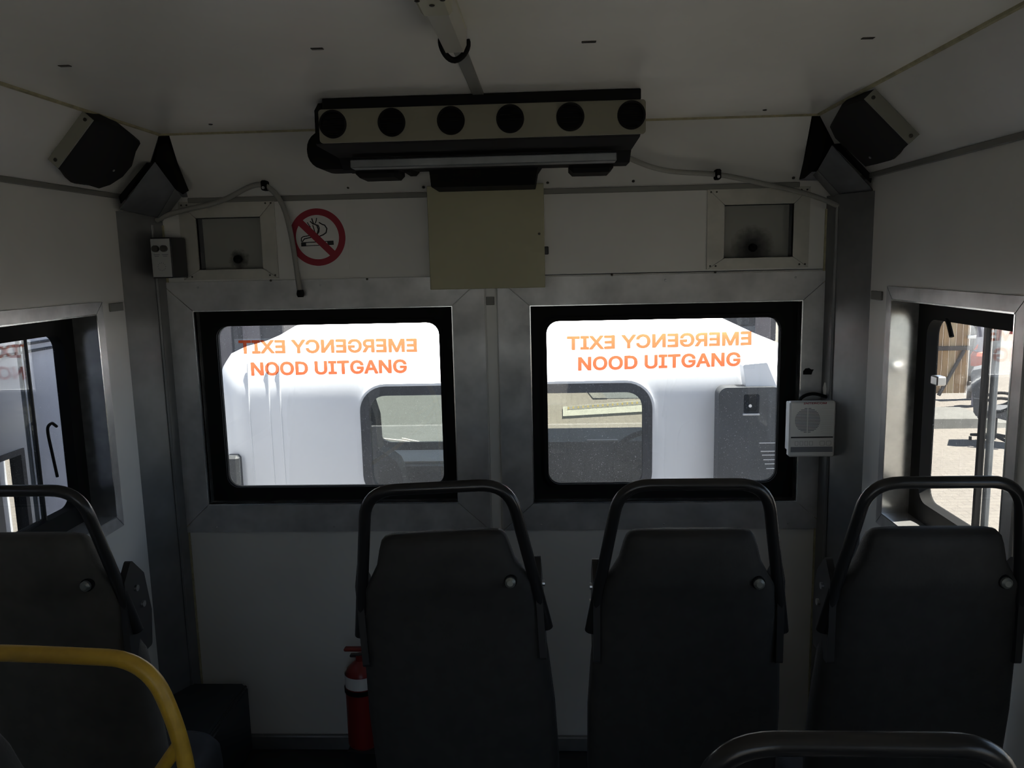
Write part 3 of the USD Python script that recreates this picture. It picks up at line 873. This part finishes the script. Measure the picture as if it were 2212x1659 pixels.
def make_seat(label, handle=True, cover='seat_cover'):
    t_ = thing('bus_seat', label, 'bus seat', group='dark passenger seats')
    lean = lambda z: -(z - 1.2) * .14 + .02
    prof = [(.44, .160, .035), (.46, .185, .047), (.52, .200, .052), (.65, .206, .053), (.80, .205, .052), (.92, .198, .050), (1.00, .190, .048), (1.06, .182, .046), (1.10, .172, .045),
            (1.125, .157, .044), (1.15, .143, .043), (1.185, .134, .040), (1.203, .128, .033), (1.212, .120, .022), (1.216, .105, .010)]
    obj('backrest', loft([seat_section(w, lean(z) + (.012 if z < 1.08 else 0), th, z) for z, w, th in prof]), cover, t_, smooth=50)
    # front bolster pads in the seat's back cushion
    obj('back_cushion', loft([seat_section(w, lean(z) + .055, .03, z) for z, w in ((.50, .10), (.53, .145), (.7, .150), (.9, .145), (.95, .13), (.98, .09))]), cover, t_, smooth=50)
    cush = [(.345, .165, .17), (.355, .182, .185), (.40, .19, .195), (.45, .186, .192), (.475, .172, .175), (.482, .15, .15)]
    obj('seat_cushion', loft([seat_section(w, .32, d, z, p=4) for z, w, d in cush]), 'seat_cover', t_, smooth=50)
    # grab handle
    zb, zt = .985, HT
    hp = [(-.199, lean(zb) + .0, zb), (-.186, lean(1.12), 1.12), (-.142, lean(zt) - .02, zt), (.142, lean(zt) - .02, zt), (.186, lean(1.12), 1.12), (.199, lean(zb), zb)]
    hp = [hp[0], hp[2], hp[3], hp[5]]
    pth = smooth_path(hp, .06, 8)
    if handle:
        obj('grab_handle', tube(pth, .0122, 14), 'black_paint', t_)
    for sg in (-1, 1) if handle else ():
        br = [(-.045, .93), (.03, .93), (.05, 1.0), (.045, 1.09), (.01, 1.13), (-.02, 1.10)]
        bm = prism(Polygon([(y_ + lean(z_) + .02, z_) for y_, z_ in br]).buffer(.008), 'x', sg * .180, sg * .194)
        bk = obj('handle_bracket', bm, 'black_plastic', t_)
        for yy, zz in ((.03, 1.075), (.045, 1.03)):
            obj('bolt', cyl((sg * .192, lean(zz) + yy, zz), (sg * .199, lean(zz) + yy, zz), .007, 12), 'chrome_bolt', bk)
    # button bolt at the right shoulder of the back
    yb2 = lean(1.112) - .036
    if handle:
      obj('washer', cyl((.132, yb2 - .004, 1.112), (.132, yb2 + .006, 1.112), .0135, 18), 'matt_black', t_)
      obj('button_bolt', tube([(.132, yb2 - .004, 1.112), (.132, yb2 - .010, 1.112), (.132, yb2 - .014, 1.112)], [.011, .011, .006], 16), 'dull_bolt', t_)
    obj('pedestal', rbox(-.12, .12, .20, .48, .03, .35, .01), 'black_plastic', t_)
    obj('floor_plate', rbox(-.16, .16, .14, .54, 0, .03, .004), 'black_plastic', t_)
    return t_


G = 'dark passenger seats'
x_of = lambda u: at(u, 1045, y=SY)[0]
s1_ = make_seat('dark grey bus seat in the middle of the front row, just right of the aisle')
UsdGeom.Xformable(s1_).GetOrderedXformOps()[0].Set(Gf.Vec3d(x_of(940), SY, 0))
UsdGeom.Xformable(s1_).GetOrderedXformOps()[0].Set(Gf.Vec3d(x_of(940) + .0626, SY, 0))
UsdGeom.Xformable(s1_).AddRotateYOp().Set(-2.5)
dup(s1_, 'dark grey bus seat below the right front window, left of the wall seat', (x_of(1495), SY, 0))
dup(s1_, 'dark grey bus seat against the right wall below the side window', (x_of(2032), SY, 0))
s4 = make_seat('brownish grey bus seat at the left wall behind the yellow rail', cover='seat_cover_lit')
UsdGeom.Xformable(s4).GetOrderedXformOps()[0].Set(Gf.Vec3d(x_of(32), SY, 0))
dup(s1_, 'nearest dark bus seat at the bottom right, only its black handle in the picture', (.305, .77, -.046))
s6 = make_seat('bus seat without handle cut off at the bottom left corner beside the yellow rail', False)
UsdGeom.Xformable(s6).GetOrderedXformOps()[0].Set(Gf.Vec3d(-.805, .85, -.01))

# ------------------------------------------------------------------ yellow rail
yr = thing('yellow_rail', 'bent yellow tubular grab rail behind the left seat', 'grab rail')
Y = 1.2
pp = [(-1.34, Y, at(0, 1413, y=Y)[2] + .012), at(60, 1412, y=Y), at(300, 1425, y=Y), at(352, 1478, y=Y), at(396, 1590, y=Y), at(405, 1640, y=Y)]
pp = [np.array(q) for q in pp]
foot = pp[-1].copy(); foot[2] = 0; foot[0] += .05
path = smooth_path([pp[0], pp[1], at(318, 1424, y=Y), at(392, 1590, y=Y), foot + [0, 0, 0]], .075, 10)
obj('tube', tube(path, .0135, 16), 'yellow_paint', yr)
br = at(392, 1600, y=Y)
obj('brace', tube([br, at(330, 1690, y=Y), (-.86, Y, .75), (-1.0, Y, .66), (-1.35, Y, .62)], .0115, 14), 'yellow_paint', yr)
obj('foot_flange', lathe([(0, 0), (.04, 0), (.04, .006), (.016, .01), (.016, .02)], (foot[0], Y, 0)), 'yellow_paint', yr)
obj('wall_flange', lathe([(0, 0), (.04, 0), (.04, .006), (.016, .01), (.016, .02)]).apply_transform(trimesh.transformations.rotation_matrix(np.pi / 2, [0, 1, 0])).apply_translation((WL, Y, pp[0][2])), 'yellow_paint', yr)

# ------------------------------------------------------------------ wheel-arch box and fire extinguisher
wa = thing('wheel_arch_box', 'low dark vinyl-covered box on the floor in the left front corner', 'box')
obj('box_cover', rbox(WL + .001, -1.105, 2.16, D - .021, .001, .272, .02), 'arch_vinyl', wa)
obj('edge_trim', tube([(-1.112, 2.17, .263), (-1.112, D - .045, .263)], .006, 8), 'black_plastic', wa)
fe = thing('fire_extinguisher', 'red fire extinguisher on the front wall behind the middle seat', 'fire extinguisher')
ex, ey = at(775, 1500, y=2.62)[0] + .012, 2.62
zt = at(770, 1425, y=2.62)[2]
zb = .07
obj('cylinder', lathe([(0, zb), (.050, zb), (.056, zb + .01), (.056, zt - .06), (.048, zt - .03), (.030, zt - .012), (.016, zt), (.016, zt + .02), (0, zt + .02)], (ex, ey, 0)), 'red_paint', fe)
lz = at(770, 1481, y=2.56)[2]
obj('label_band', lathe([(.0566, lz - .024), (.0568, lz - .024), (.0568, lz + .02), (.0566, lz + .02)], (ex, ey, 0)), 'white_plastic', fe)
obj('lever', rbox(ex - .055, ex + .03, ey - .012, ey + .012, zt + .034, zt + .046, .004), 'red_paint', fe)
obj('carry_handle', rbox(ex - .035, ex + .03, ey - .010, ey + .010, zt + .012, zt + .022, .003), 'black_plastic', fe)
obj('hose', tube(spline([(ex + .02, ey, zt + .01), (ex + .07, ey - .01, zt - .02), (ex + .065, ey - .02, zt - .12), (ex + .06, ey - .02, zb + .1)], 20), .008, 10), 'black_plastic', fe)
obj('bracket_strap', lathe([(.0575, lz - .045), (.0595, lz - .045), (.0595, lz - .028), (.0575, lz - .028)], (ex, ey, 0)), 'matt_black', fe)
obj('bracket', rbox(ex - .03, ex + .03, ey + .05, D, zb + .05, zt - .03, .003), 'black_plastic', fe)
obj('bracket_foot', rbox(ex - .05, ex + .05, ey - .05, D, zb - .012, zb, .003), 'black_plastic', fe)

# ------------------------------------------------------------------ outside: the ground
GZ = -1.05
g_ = struct('ground')
obj('paving', rbox(-40, 45, -25, 70, GZ - .2, GZ, 0), 'paving', g_, smooth=False)
rd = [at(u, v, z=GZ)[:2] for u, v in ((760, 1010), (1020, 1010), (1020, 835), (760, 835))]
obj('asphalt_lane', prism(Polygon([(-6.5, 11.5), (-.75, 11.5), (-.75, 22), (-6.5, 22)]), 'z', GZ - .05, GZ + .012), 'asphalt', g_)
a = at(1300, 862, z=GZ)
obj('asphalt_patch', prism(Polygon([(a[0] + .1, a[1]), (a[0] + 3, a[1]), (a[0] + 3, a[1] + 4), (a[0] - .25, a[1] + 4)]), 'z', GZ - .05, GZ + .012), 'asphalt', g_)
obj('kerb_stone', prism(Polygon([(a[0] - .18, a[1] - .05), (a[0] + .1, a[1] - .05), (a[0] - .25, a[1] + 4), (a[0] - .5, a[1] + 4)]), 'z', GZ - .05, GZ + .03), 'concrete', g_)
# white slotted drain channel seen through the cab
dc = thing('drain_channel', 'white slotted drain channel in the paving, seen through the cab windscreen', 'drain')
def px_quad(u0, u1, v00, v01, v10, v11):
    """A patch of ground between two columns of the picture, its upper and lower edge at either."""
    return Polygon([tuple(at(u, v, z=GZ)[:2]) for u, v in ((u0, v00), (u1, v10), (u1, v11), (u0, v01))])
obj('channel', prism(px_quad(1216, 1420, 884, 905, 867, 893), 'z', GZ, GZ + .05), 'concrete_white', dc)
obj('grey_inlay', prism(px_quad(1226, 1416, 884.5, 892, 870, 878), 'z', GZ + .05, GZ + .056), 'concrete', dc)
for k in range(17):
    u = 1228 + k * 10.6
    v = 885.5 - (u - 1228) * .0785
    obj('slot', prism(px_quad(u - 1.6, u + 1.6, v, v + 5, v - .2, v + 4.8), 'z', GZ + .056, GZ + .06), 'yellow_print', dc)
# building on the left of the yard
lb = thing('yard_building', 'dark plastered building left of the white cab, seen past its roof corner', 'building')
obj('wall', rbox(-16, -4.55, 13.6, 19, GZ, 3.6, .02), 'facade_dark', lb)
for xa, xb, za, zb2, mm in ((-5.95, -5.45, GZ, 2.6, 'facade_light'), (-5.25, -4.95, GZ, 2.6, 'facade_light'), (-7.6, -6.3, -.2, 1.3, 'facade_glass'), (-9.6, -8.3, -.2, 1.3, 'facade_glass')):
    obj('window' if mm == 'facade_glass' else 'pilaster', rbox(xa, xb, 13.55, 13.62, za, zb2, .01), mm, lb)
obj('roof_edge', rbox(-16.2, -4.4, 13.4, 19.2, 3.6, 3.8, .02), 'facade_light', lb)
# far building above the cab
fb = thing('far_building', 'dark low building across the yard, seen over the cab roof', 'building')
obj('wall', rbox(-6, 7.5, 27, 33, GZ, 4.6, .02), 'facade_dark', fb)
for k, (xa, xb, za, zb2, mm) in enumerate([(-4.5, -3.2, -.6, 1.6, 'facade_glass'),
                                          (5.0, 5.5, GZ, 2.4, 'facade_light'), (5.7, 6.6, -.5, 1.6, 'facade_glass'), (6.8, 7.3, GZ, 2.4, 'facade_light')]):
    obj('window' if mm == 'facade_glass' else 'pilaster', rbox(xa, xb, 26.93, 27.02, za, zb2, .01), mm, fb)
obj('roof_edge', rbox(-6.2, 7.7, 26.7, 33.2, 4.6, 4.8, .02), 'facade_light', fb)

# ------------------------------------------------------------------ outside: the white cab in front of the body
CY = 3.4
cab = thing('truck_cab', 'white truck cab with wide rear window close in front of the body', 'truck cab')
left = [(487, 1300), (485, 1045), (481, 878), (485, 831), (495, 795), (511, 767), (536, 752), (575, 740), (595, 729), (614, 711), (642, 699), (700, 690)]
right = [(1500, 685), (1570, 690), (1605, 712), (1620, 722), (1680, 752), (1706, 792), (1712, 860), (1712, 1040), (1712, 1300)]
outl = ax(left, CY) + ax(right, CY)
top_z = max(z for _, z in outl)
outl = [(x, (GZ + .55) if i in (0, len(outl) - 1) else z) for i, (x, z) in enumerate(outl)]
outl = [(x + (.055 if x > 0 else -.05) * min(1, max(0, (1.50 - z) / .12)) * (1 if abs(x + .19) > .8 else 0), z) for x, z in outl]
cab_poly = Polygon(outl).buffer(.0)
wq = ax([(785, 940), (1405, 940), (1090, 833), (1090, 1040)], CY)
wx0, wx1, wz1 = wq[0][0], wq[1][0], wq[2][1]
wz0 = .74
rw = rrect(wx0, wx1, wz0, wz1, .105, 8)


def bulge(x, z):
    """How far the cab's back leans forward: rounded at the top and a little at the sides."""
    d = 0
    tz = (z - (top_z - .36)) / .36
    if tz > 0:
        d += .30 * (1 - math.sqrt(max(1 - min(tz, .995) ** 2, 0)))
    w = .5 * (outl[2][0] + outl[-3][0]); hw = .5 * (outl[-3][0] - outl[2][0])
    tx = (abs(x - w) - (hw - .14)) / .14
    if tx > 0:
        d += .10 * (1 - math.sqrt(max(1 - min(tx, .99) ** 2, 0)))
    return d


def fine_face(poly, step):
    """Triangulated face of a polygon, cut on a grid so that it can be bent."""
    x0, z0, x1, z1 = poly.bounds
    parts = []
    xs = np.arange(x0, x1 + step, step); zs = np.arange(z0, z1 + step, step)
    for i in range(len(xs) - 1):
        for j in range(len(zs) - 1):
            c_ = poly.intersection(sbox(xs[i], zs[j], xs[i + 1], zs[j + 1]))
            for g2 in getattr(c_, 'geoms', [c_]):
                if g2.geom_type == 'Polygon' and g2.area > 1e-7:
                    v, f = trimesh.creation.triangulate_polygon(g2, engine='earcut')
                    parts.append(trimesh.Trimesh(v3(v), f, process=False))
    m = trimesh.util.concatenate(parts)
    m.merge_vertices(digits_vertex=5)
    return m


v3 = lambda v: np.c_[v, np.zeros(len(v))]
m = fine_face(cab_poly.difference(rw), .045)
vv = m.vertices
back = np.array([(x, CY + bulge(x, z), z) for x, z, _ in vv])
bm = trimesh.Trimesh(back, m.faces, process=False)
n = bm.face_normals[:, 1].mean()
if n > 0:
    bm.invert()
shell = [bm]
obj('back_panel', bm, 'cab_white', cab, smooth=40)
# sides and roof: the outline carried forward
rim = np.array(cab_poly.exterior.coords)
rim = np.array([np.array(LineString(rim).interpolate(s_).coords[0]) for s_ in np.linspace(0, LineString(rim).length, 160)])
secs = []
for yy in (0, .3, .8, 1.35):
    secs.append(np.array([(x, (CY + bulge(x, z)) if yy == 0 else CY + .30 + yy, z) for x, z in rim]))
sv = np.vstack(secs); nn = len(rim); sf = []
for i in range(len(secs) - 1):
    for j in range(nn - 1):
        k = j + 1
        if rim[j][1] < GZ + .56 and rim[k][1] < GZ + .56:
            continue
        q = [i * nn + j, i * nn + k, (i + 1) * nn + k, (i + 1) * nn + j]
        sf += [[q[0], q[2], q[1]], [q[0], q[3], q[2]]]
sm_ = trimesh.Trimesh(sv, sf, process=False)
obj('roof_and_sides', sm_, 'cab_white', cab, smooth=40)
yw = CY + 1.65
ws_ = rrect(wx0 - .30, wx1 + .30, .62, top_z - .14, .10)
obj('front_pillars', prism(cab_poly.buffer(-.01).intersection(sbox(-3, .2, 3, 3)).difference(ws_), 'y', yw - .03, yw), 'dash_grey', cab)
obj('windscreen', prism(ws_, 'y', yw - .012, yw - .008), 'cab_glass', cab, smooth=False)
obj('rear_window_seal', prism(rw.buffer(.006).difference(rw.buffer(-.034)), 'y', CY - .014, CY + .02), 'cab_rubber', cab)
obj('rear_window_trim', prism(rw.buffer(.016).difference(rw.buffer(.004)), 'y', CY - .010, CY + .02), 'cab_white', cab)
obj('rear_glass', prism(rw.buffer(-.03), 'y', CY, CY + .004), 'cab_glass', cab, smooth=False)
obj('inner_floor', rbox(wx0 - .3, wx1 + .3, CY + .06, yw - .04, GZ + .56, GZ + .6, .01), 'dash_grey', cab)
# dashboard: high behind the wheel on the right, lower with a light strip on the left
zr = at(1250, 957, y=CY + 1.15)[2]; zl = at(900, 1010, y=CY + 1.15)[2]
xm = -.32
obj('dashboard', [rbox(xm, wx1 + .42, CY + 1.15, CY + 1.6, -.2, zr, .03), rbox(wx0 - .42, xm, CY + 1.15, CY + 1.6, -.2, zl, .03)], 'dash_grey', cab)
obj('dash_shelf', rbox(wx0 - .2, xm, CY + 1.25, CY + 1.55, zl, zl + .012, .004), 'cab_trim', cab)
wa_, wb_ = at(838, 972, y=CY + 1.63), at(956, 972, y=CY + 1.63)
obj('bonnet_edge', rbox(wa_[0], xm, yw + .01, yw + .03, wa_[2] - .006, wa_[2] + .004, .002), 'cab_white', cab)
for pts in ([at(806, 946, y=CY + 1.70), at(870, 952, y=CY + 1.70), at(960, 971, y=CY + 1.70)], [at(868, 947, y=CY + 1.71), at(910, 956, y=CY + 1.71), at(957, 968, y=CY + 1.71)]):
    obj('wiper', tube(pts, .006, 8), 'cab_trim', cab)
obj('wiper', tube([at(1225, 952, y=CY + 1.70), at(1280, 945, y=CY + 1.70), at(1315, 951, y=CY + 1.70)], .008, 8), 'dash_grey', cab)
obj('gauge_hood', rbox(at(1268, 955, y=CY + 1.2)[0], at(1335, 955, y=CY + 1.2)[0], CY + 1.19, CY + 1.22, zr - .004, zr + .006, .002), 'cab_trim', cab)
wc = at(1402, 1003, y=CY + .85)
torus = tube([wc + .205 * np.array([math.cos(a), -math.sin(a) * .35, math.sin(a) * .94]) for a in np.linspace(0, 2 * np.pi, 49)], .014, 10, cap=False)
sw = obj('steering_wheel', torus, 'matt_black', cab)
for a in (.2, 2.94, 4.71):
    obj('spoke', tube([wc, wc + .2 * np.array([math.cos(a), -math.sin(a) * .35, math.sin(a) * .94])], .012, 8), 'matt_black', sw)
obj('column', cyl(wc, wc + np.array([0, .35, -.12]), .03), 'matt_black', sw)
sp = [(776, 1150), (776, 860), (803, 872), (812, 900), (816, 950), (820, 972), (838, 980), (858, 995), (868, 1015), (872, 1045), (874, 1150)]
obj('cab_seat', prism(Polygon(ax(sp, CY + .35)).buffer(.012).buffer(-.008), 'y', CY + .32, CY + .44), 'dash_grey', cab)
sp2 = [(1400, 1150), (1404, 1040), (1420, 1010), (1500, 1000), (1500, 1150)]
obj('cab_seat', prism(Polygon(ax(sp2, CY + .35)).buffer(.012).buffer(-.008), 'y', CY + .32, CY + .44), 'dash_grey', cab)
# pressed ribs down the left of the back panel
for u in (533, 577, 601):
    a, b_ = at(u + 3, 850, y=CY - .002), at(u, 1045, y=CY - .002)
    obj('pressed_rib', tube([(a[0], CY + .02, 1.34), (a[0], CY + .002, 1.2), (a[0], CY + .002, .4)], .0045, 8), 'cab_white', cab)
q = [at(484, 985, y=CY - .03), at(520, 1050, y=CY - .03)]
obj('marker_lamp', rbox(q[0][0], q[1][0], CY - .04, CY + .02, q[1][2] - .05, q[0][2], .012), 'intake_black', cab)
# black air intake at the right, standing off the cab
ai = thing('air_intake', 'black plastic air intake box behind the right side of the white cab', 'air intake')
yI = CY - .10
q = ax([(1553, 838), (1690, 838), (1553, 1060)], yI)
ib = rrect(q[0][0], q[1][0], .45, q[0][1], .035)
nt = ax([(1607, 852), (1640, 893)], yI)
nh = rrect(nt[0][0], nt[1][0], nt[1][1], nt[0][1], .008)
obj('body', prism(ib.difference(nh), 'y', yI, yI + .08), 'intake_black', ai)
obj('notch_back', rbox(nt[0][0] - .01, nt[1][0] + .01, yI + .045, yI + .06, nt[1][1] - .01, nt[0][1] + .01, 0), 'matt_black', ai)
obj('notch_lip', rbox(nt[0][0] - .004, nt[1][0] + .002, yI - .004, yI + .02, nt[1][1] - .008, nt[1][1], .002), 'cab_trim', ai)
cc = (nt[0][0] + nt[1][0]) / 2
obj('bolt', cyl((cc, yI + .02, nt[1][1] + .028), (cc, yI + .046, nt[1][1] + .028), .007, 10), 'chrome_bolt', ai)
for k, v in enumerate((957, 975, 983, 993, 1002, 1012)):
    a, b_ = at(1640 + k * 3, v, y=yI), at(1690, v, y=yI)
    obj('moulded_rib', tube([(a[0], yI - .001, a[2]), (b_[0], yI - .001, a[2])], .0022, 6), 'cab_trim', ai)
st = ax([(1606, 790), (1650, 786), (1672, 840), (1613, 840)], yI + .06)
obj('duct', prism(Polygon(st).buffer(.008), 'y', yI + .03, yI + .10), 'cab_white', ai)
obj('stand_foot', [rbox(cc - .05, cc + .05, yI + .02, yI + .07, GZ, .46, .01)], 'matt_black', ai)

# ------------------------------------------------------------------ outside left: the white van alongside
van = thing('white_van', 'white van parked close along the left side windows', 'van')
VX = -1.70
va, vb = at(-90, 1085, x=VX)[1], at(62, 1085, x=VX)[1]
hole = sbox(va, .62, vb, at(55, 965, x=VX)[2])
obj('side_panel', prism(sbox(-3, GZ + .35, 3.2, 1.62).difference(hole), 'x', VX - .03, VX), 'van_white', van)
obj('far_side_panel', prism(sbox(-3, GZ + .35, 3.2, 1.62), 'x', VX - 1.7, VX - 1.67), 'van_white', van)
obj('roof', prism(Polygon([(VX - 1.7, 1.60), (VX, 1.60), (VX, 1.63), (VX - .15, 1.72), (VX - 1.55, 1.72), (VX - 1.7, 1.63)]), 'y', -3, 3.2), 'van_white', van)
for z in (1.50, 1.525):
    obj('roof_gutter', rbox(VX, VX + .012, -3, 3.2, z - .004, z + .004, .002), 'cab_rubber', van)
obj('window_seal', prism(hole.buffer(.0).difference(hole.buffer(-.018)), 'x', VX - .035, VX + .006), 'cab_rubber', van)
obj('glass', prism(hole.buffer(-.02), 'x', VX - .02, VX - .016), 'side_glass', van, smooth=False)
obj('floor_pan', rbox(VX - 1.68, VX - .03, -2.98, 3.18, GZ + .4, GZ + .46, .01), 'dash_grey', van)
obj('end_panel', rbox(VX - 1.67, VX - .03, -2.97, -2.93, GZ + .4, 1.60, .005), 'van_white', van)
obj('end_panel', prism(sbox(VX - 1.67, GZ + .4, VX - .03, 1.60).difference(sbox(*sorted((at(14, 1085, y=3.15)[0], at(46, 1085, y=3.15)[0]))[:1], .55, max(at(14, 1085, y=3.15)[0], at(46, 1085, y=3.15)[0]), 1.2)), 'y', 3.13, 3.17), 'van_white', van)
for yy in (-2.0, 2.3):
    for xx in (VX - .22, VX - 1.66):
        obj('wheel', cyl((xx, yy, GZ + .33), (xx + .2, yy, GZ + .33), .33, 28), 'cab_rubber', van)

# ------------------------------------------------------------------ outside right: gate, post, chair, kerb
gt = thing('wooden_gate', 'tall gate of upright brown planks in a steel frame across the yard', 'gate')
GYY = 15.6
gl, gr = at(2025, 880, y=GYY)[0], at(2089, 880, y=GYY)[0]
gtop = at(2060, 640, y=GYY)[2]
nP = 9
pw = (gr - gl + .55) / nP
for k in range(nP):
    xa = gr - .03 - (k + 1) * pw
    obj('plank', rbox(xa + .006, xa + pw - .006, GYY, GYY + .025, GZ + .12, gtop + .05 * math.sin(k * 2.3), .005), f'plank_{k % 3}', gt)
xl = gr - .03 - nP * pw
for v in (752, 868):
    zz = at(2060, v, y=GYY)[2]
    obj('rail', rbox(xl, gr, GYY - .05, GYY, zz - .04, zz + .04, .005), 'steel_frame', gt)
a, b_ = at(2083, 757, y=GYY - .04), at(2040, 832, y=GYY - .04)
obj('diagonal_brace', tube([a, b_ + (b_ - a) * .3], .035, 8), 'steel_frame', gt)
obj('gate_post', rbox(gr, gr + .13, GYY - .08, GYY + .06, GZ, gtop + .2, .01), 'steel_frame', gt)
zz = at(2091, 727, y=GYY)[2]
obj('bolt_latch', rbox(gr - .12, gr + .06, GYY - .11, GYY - .05, zz - .03, zz + .03, .008), 'chrome_bolt', gt)
obj('hinge_block', rbox(gr - .06, gr + .10, GYY - .12, GYY - .04, GZ + .16, GZ + .36, .01), 'steel_frame', gt)

ps = thing('collared_post', 'white post with an octagonal red-orange collar behind the office chair', 'post')
PY = 14.9
pc = at(2113, 770, y=PY)
ro = abs(at(2131, 770, y=PY)[0] - pc[0])
zt_, zm, zb_ = at(2113, 761, y=PY)[2], at(2113, 768, y=PY)[2], at(2113, 790, y=PY)[2]
obj('pole', lathe([(0, GZ), (.085, GZ), (.075, zb_), (.06, zt_ + 1.4), (0, zt_ + 1.4)], (pc[0] + .02, PY, 0), 16), 'pole_white', ps)
obj('collar', lathe([(.07, zb_), (ro * .95, zb_), (ro, zm), (ro * .8, zt_), (.06, zt_ + .02)], (pc[0] + .02, PY, 0), 8), 'orange_red', ps, smooth=False)
fl_ = [at(2104, 756, y=PY - .1), at(2113, 744, y=PY - .1), at(2112, 752, y=PY - .1), at(2108, 756, y=PY - .1)]
obj('pennant', slab(fl_, .02, (0, 1, 0)), 'orange_red', ps)
obj('stay_wire', tube([at(2115, 733, y=PY), at(2124, 755, y=PY)], .012, 6), 'steel_frame', ps)

bo = thing('red_bollard', 'small dull red bollard far out on the sunny paving, right edge of the window', 'bollard')
bp_ = at(2196, 721, z=GZ)
obj('foot', lathe([(0, GZ), (.22, GZ), (.18, GZ + .12), (.05, GZ + .16), (0, GZ + .16)], (bp_[0], bp_[1], 0), 14), 'red_paint', bo)
obj('post', cyl((bp_[0], bp_[1], GZ + .1), (bp_[0], bp_[1], GZ + .8), .05, 12), 'red_paint', bo)
kb = thing('concrete_kerb', 'grey rounded concrete kerb in front of the gate', 'kerb')
KY = 13.1
ka, kbx = at(2020, 925, z=GZ), at(2250, 922, z=GZ)
sec = lambda p, w: np.array([(p[0], p[1] - .05, GZ), (p[0], p[1], GZ + w * .75), (p[0] + .02, p[1] + .18, GZ + w), (p[0] + .02, p[1] + .8, GZ + w), (p[0], p[1] + 1.4, GZ)])
obj('kerb_body', loft([sec(ka + np.array([-1.5, 0, 0]), .16), sec(ka, .20), sec(ka + (kbx - ka) * .45, .19), sec(ka + (kbx - ka) * .6, .1), sec(kbx + np.array([.5, 0, 0]), .06)]), 'concrete', kb, smooth=50)

ch = thing('office_chair', 'grey swivel chair with loop armrests standing on the sunny paving', 'chair')
cpx = at(2146, 958, z=GZ)
th = math.atan2(cpx[0], cpx[1])
X0, Y0 = 0., 0.
TC = trimesh.transformations.translation_matrix((cpx[0], cpx[1], 0)) @ trimesh.transformations.rotation_matrix(-th, [0, 0, 1])
co = lambda n_, m_, a_: obj(n_, m_.apply_transform(TC), a_, ch)
k_ = cpx[1] / F
sc = lambda u, v: (X0 + (u - 2146) * k_ * math.cos(th), GZ + (958 - v) * k_)
bk = Polygon([sc(*q) for q in ((2091, 806), (2095, 799), (2110, 795), (2114, 812), (2119, 828), (2117, 855), (2115, 880), (2107, 893), (2102, 886), (2100, 862), (2095, 835))]).buffer(.015)
co('backrest', prism(bk, 'y', Y0 - .22, Y0 + .22), 'chair_grey')
st_ = Polygon([sc(*q) for q in ((2110, 890), (2140, 882), (2170, 880), (2190, 884), (2193, 895), (2175, 898), (2148, 893), (2112, 897))]).buffer(.02)
co('seat', prism(st_, 'y', Y0 - .23, Y0 + .23), 'chair_grey')
for sg in (-1, 1):
    lo = [sc(2125, 892), sc(2150, 882), sc(2176, 868), sc(2178, 858), sc(2165, 853), sc(2140, 855), sc(2118, 862)]
    co('armrest', tube(spline([(x, Y0 + sg * .26, z) for x, z in lo], 24), .022, 8), 'matt_black')
co('gas_column', cyl((X0, Y0, GZ + .1), (X0, Y0, GZ + .46), .032), 'matt_black')
co('seat_plate', rbox(X0 - .12, X0 + .12, Y0 - .12, Y0 + .12, GZ + .42, GZ + .47, .01), 'matt_black')
for a in np.arange(5) * 2 * np.pi / 5 + .3:
    e = np.array([X0 + .32 * math.cos(a), Y0 + .32 * math.sin(a), GZ + .085])
    co('base_leg', tube([(X0, Y0, GZ + .13), e], [.03, .02], 8), 'matt_black')
    co('castor', cyl(e - [0.02, 0, .055], e + [.02, 0, -.055], .03, 12), 'matt_black')
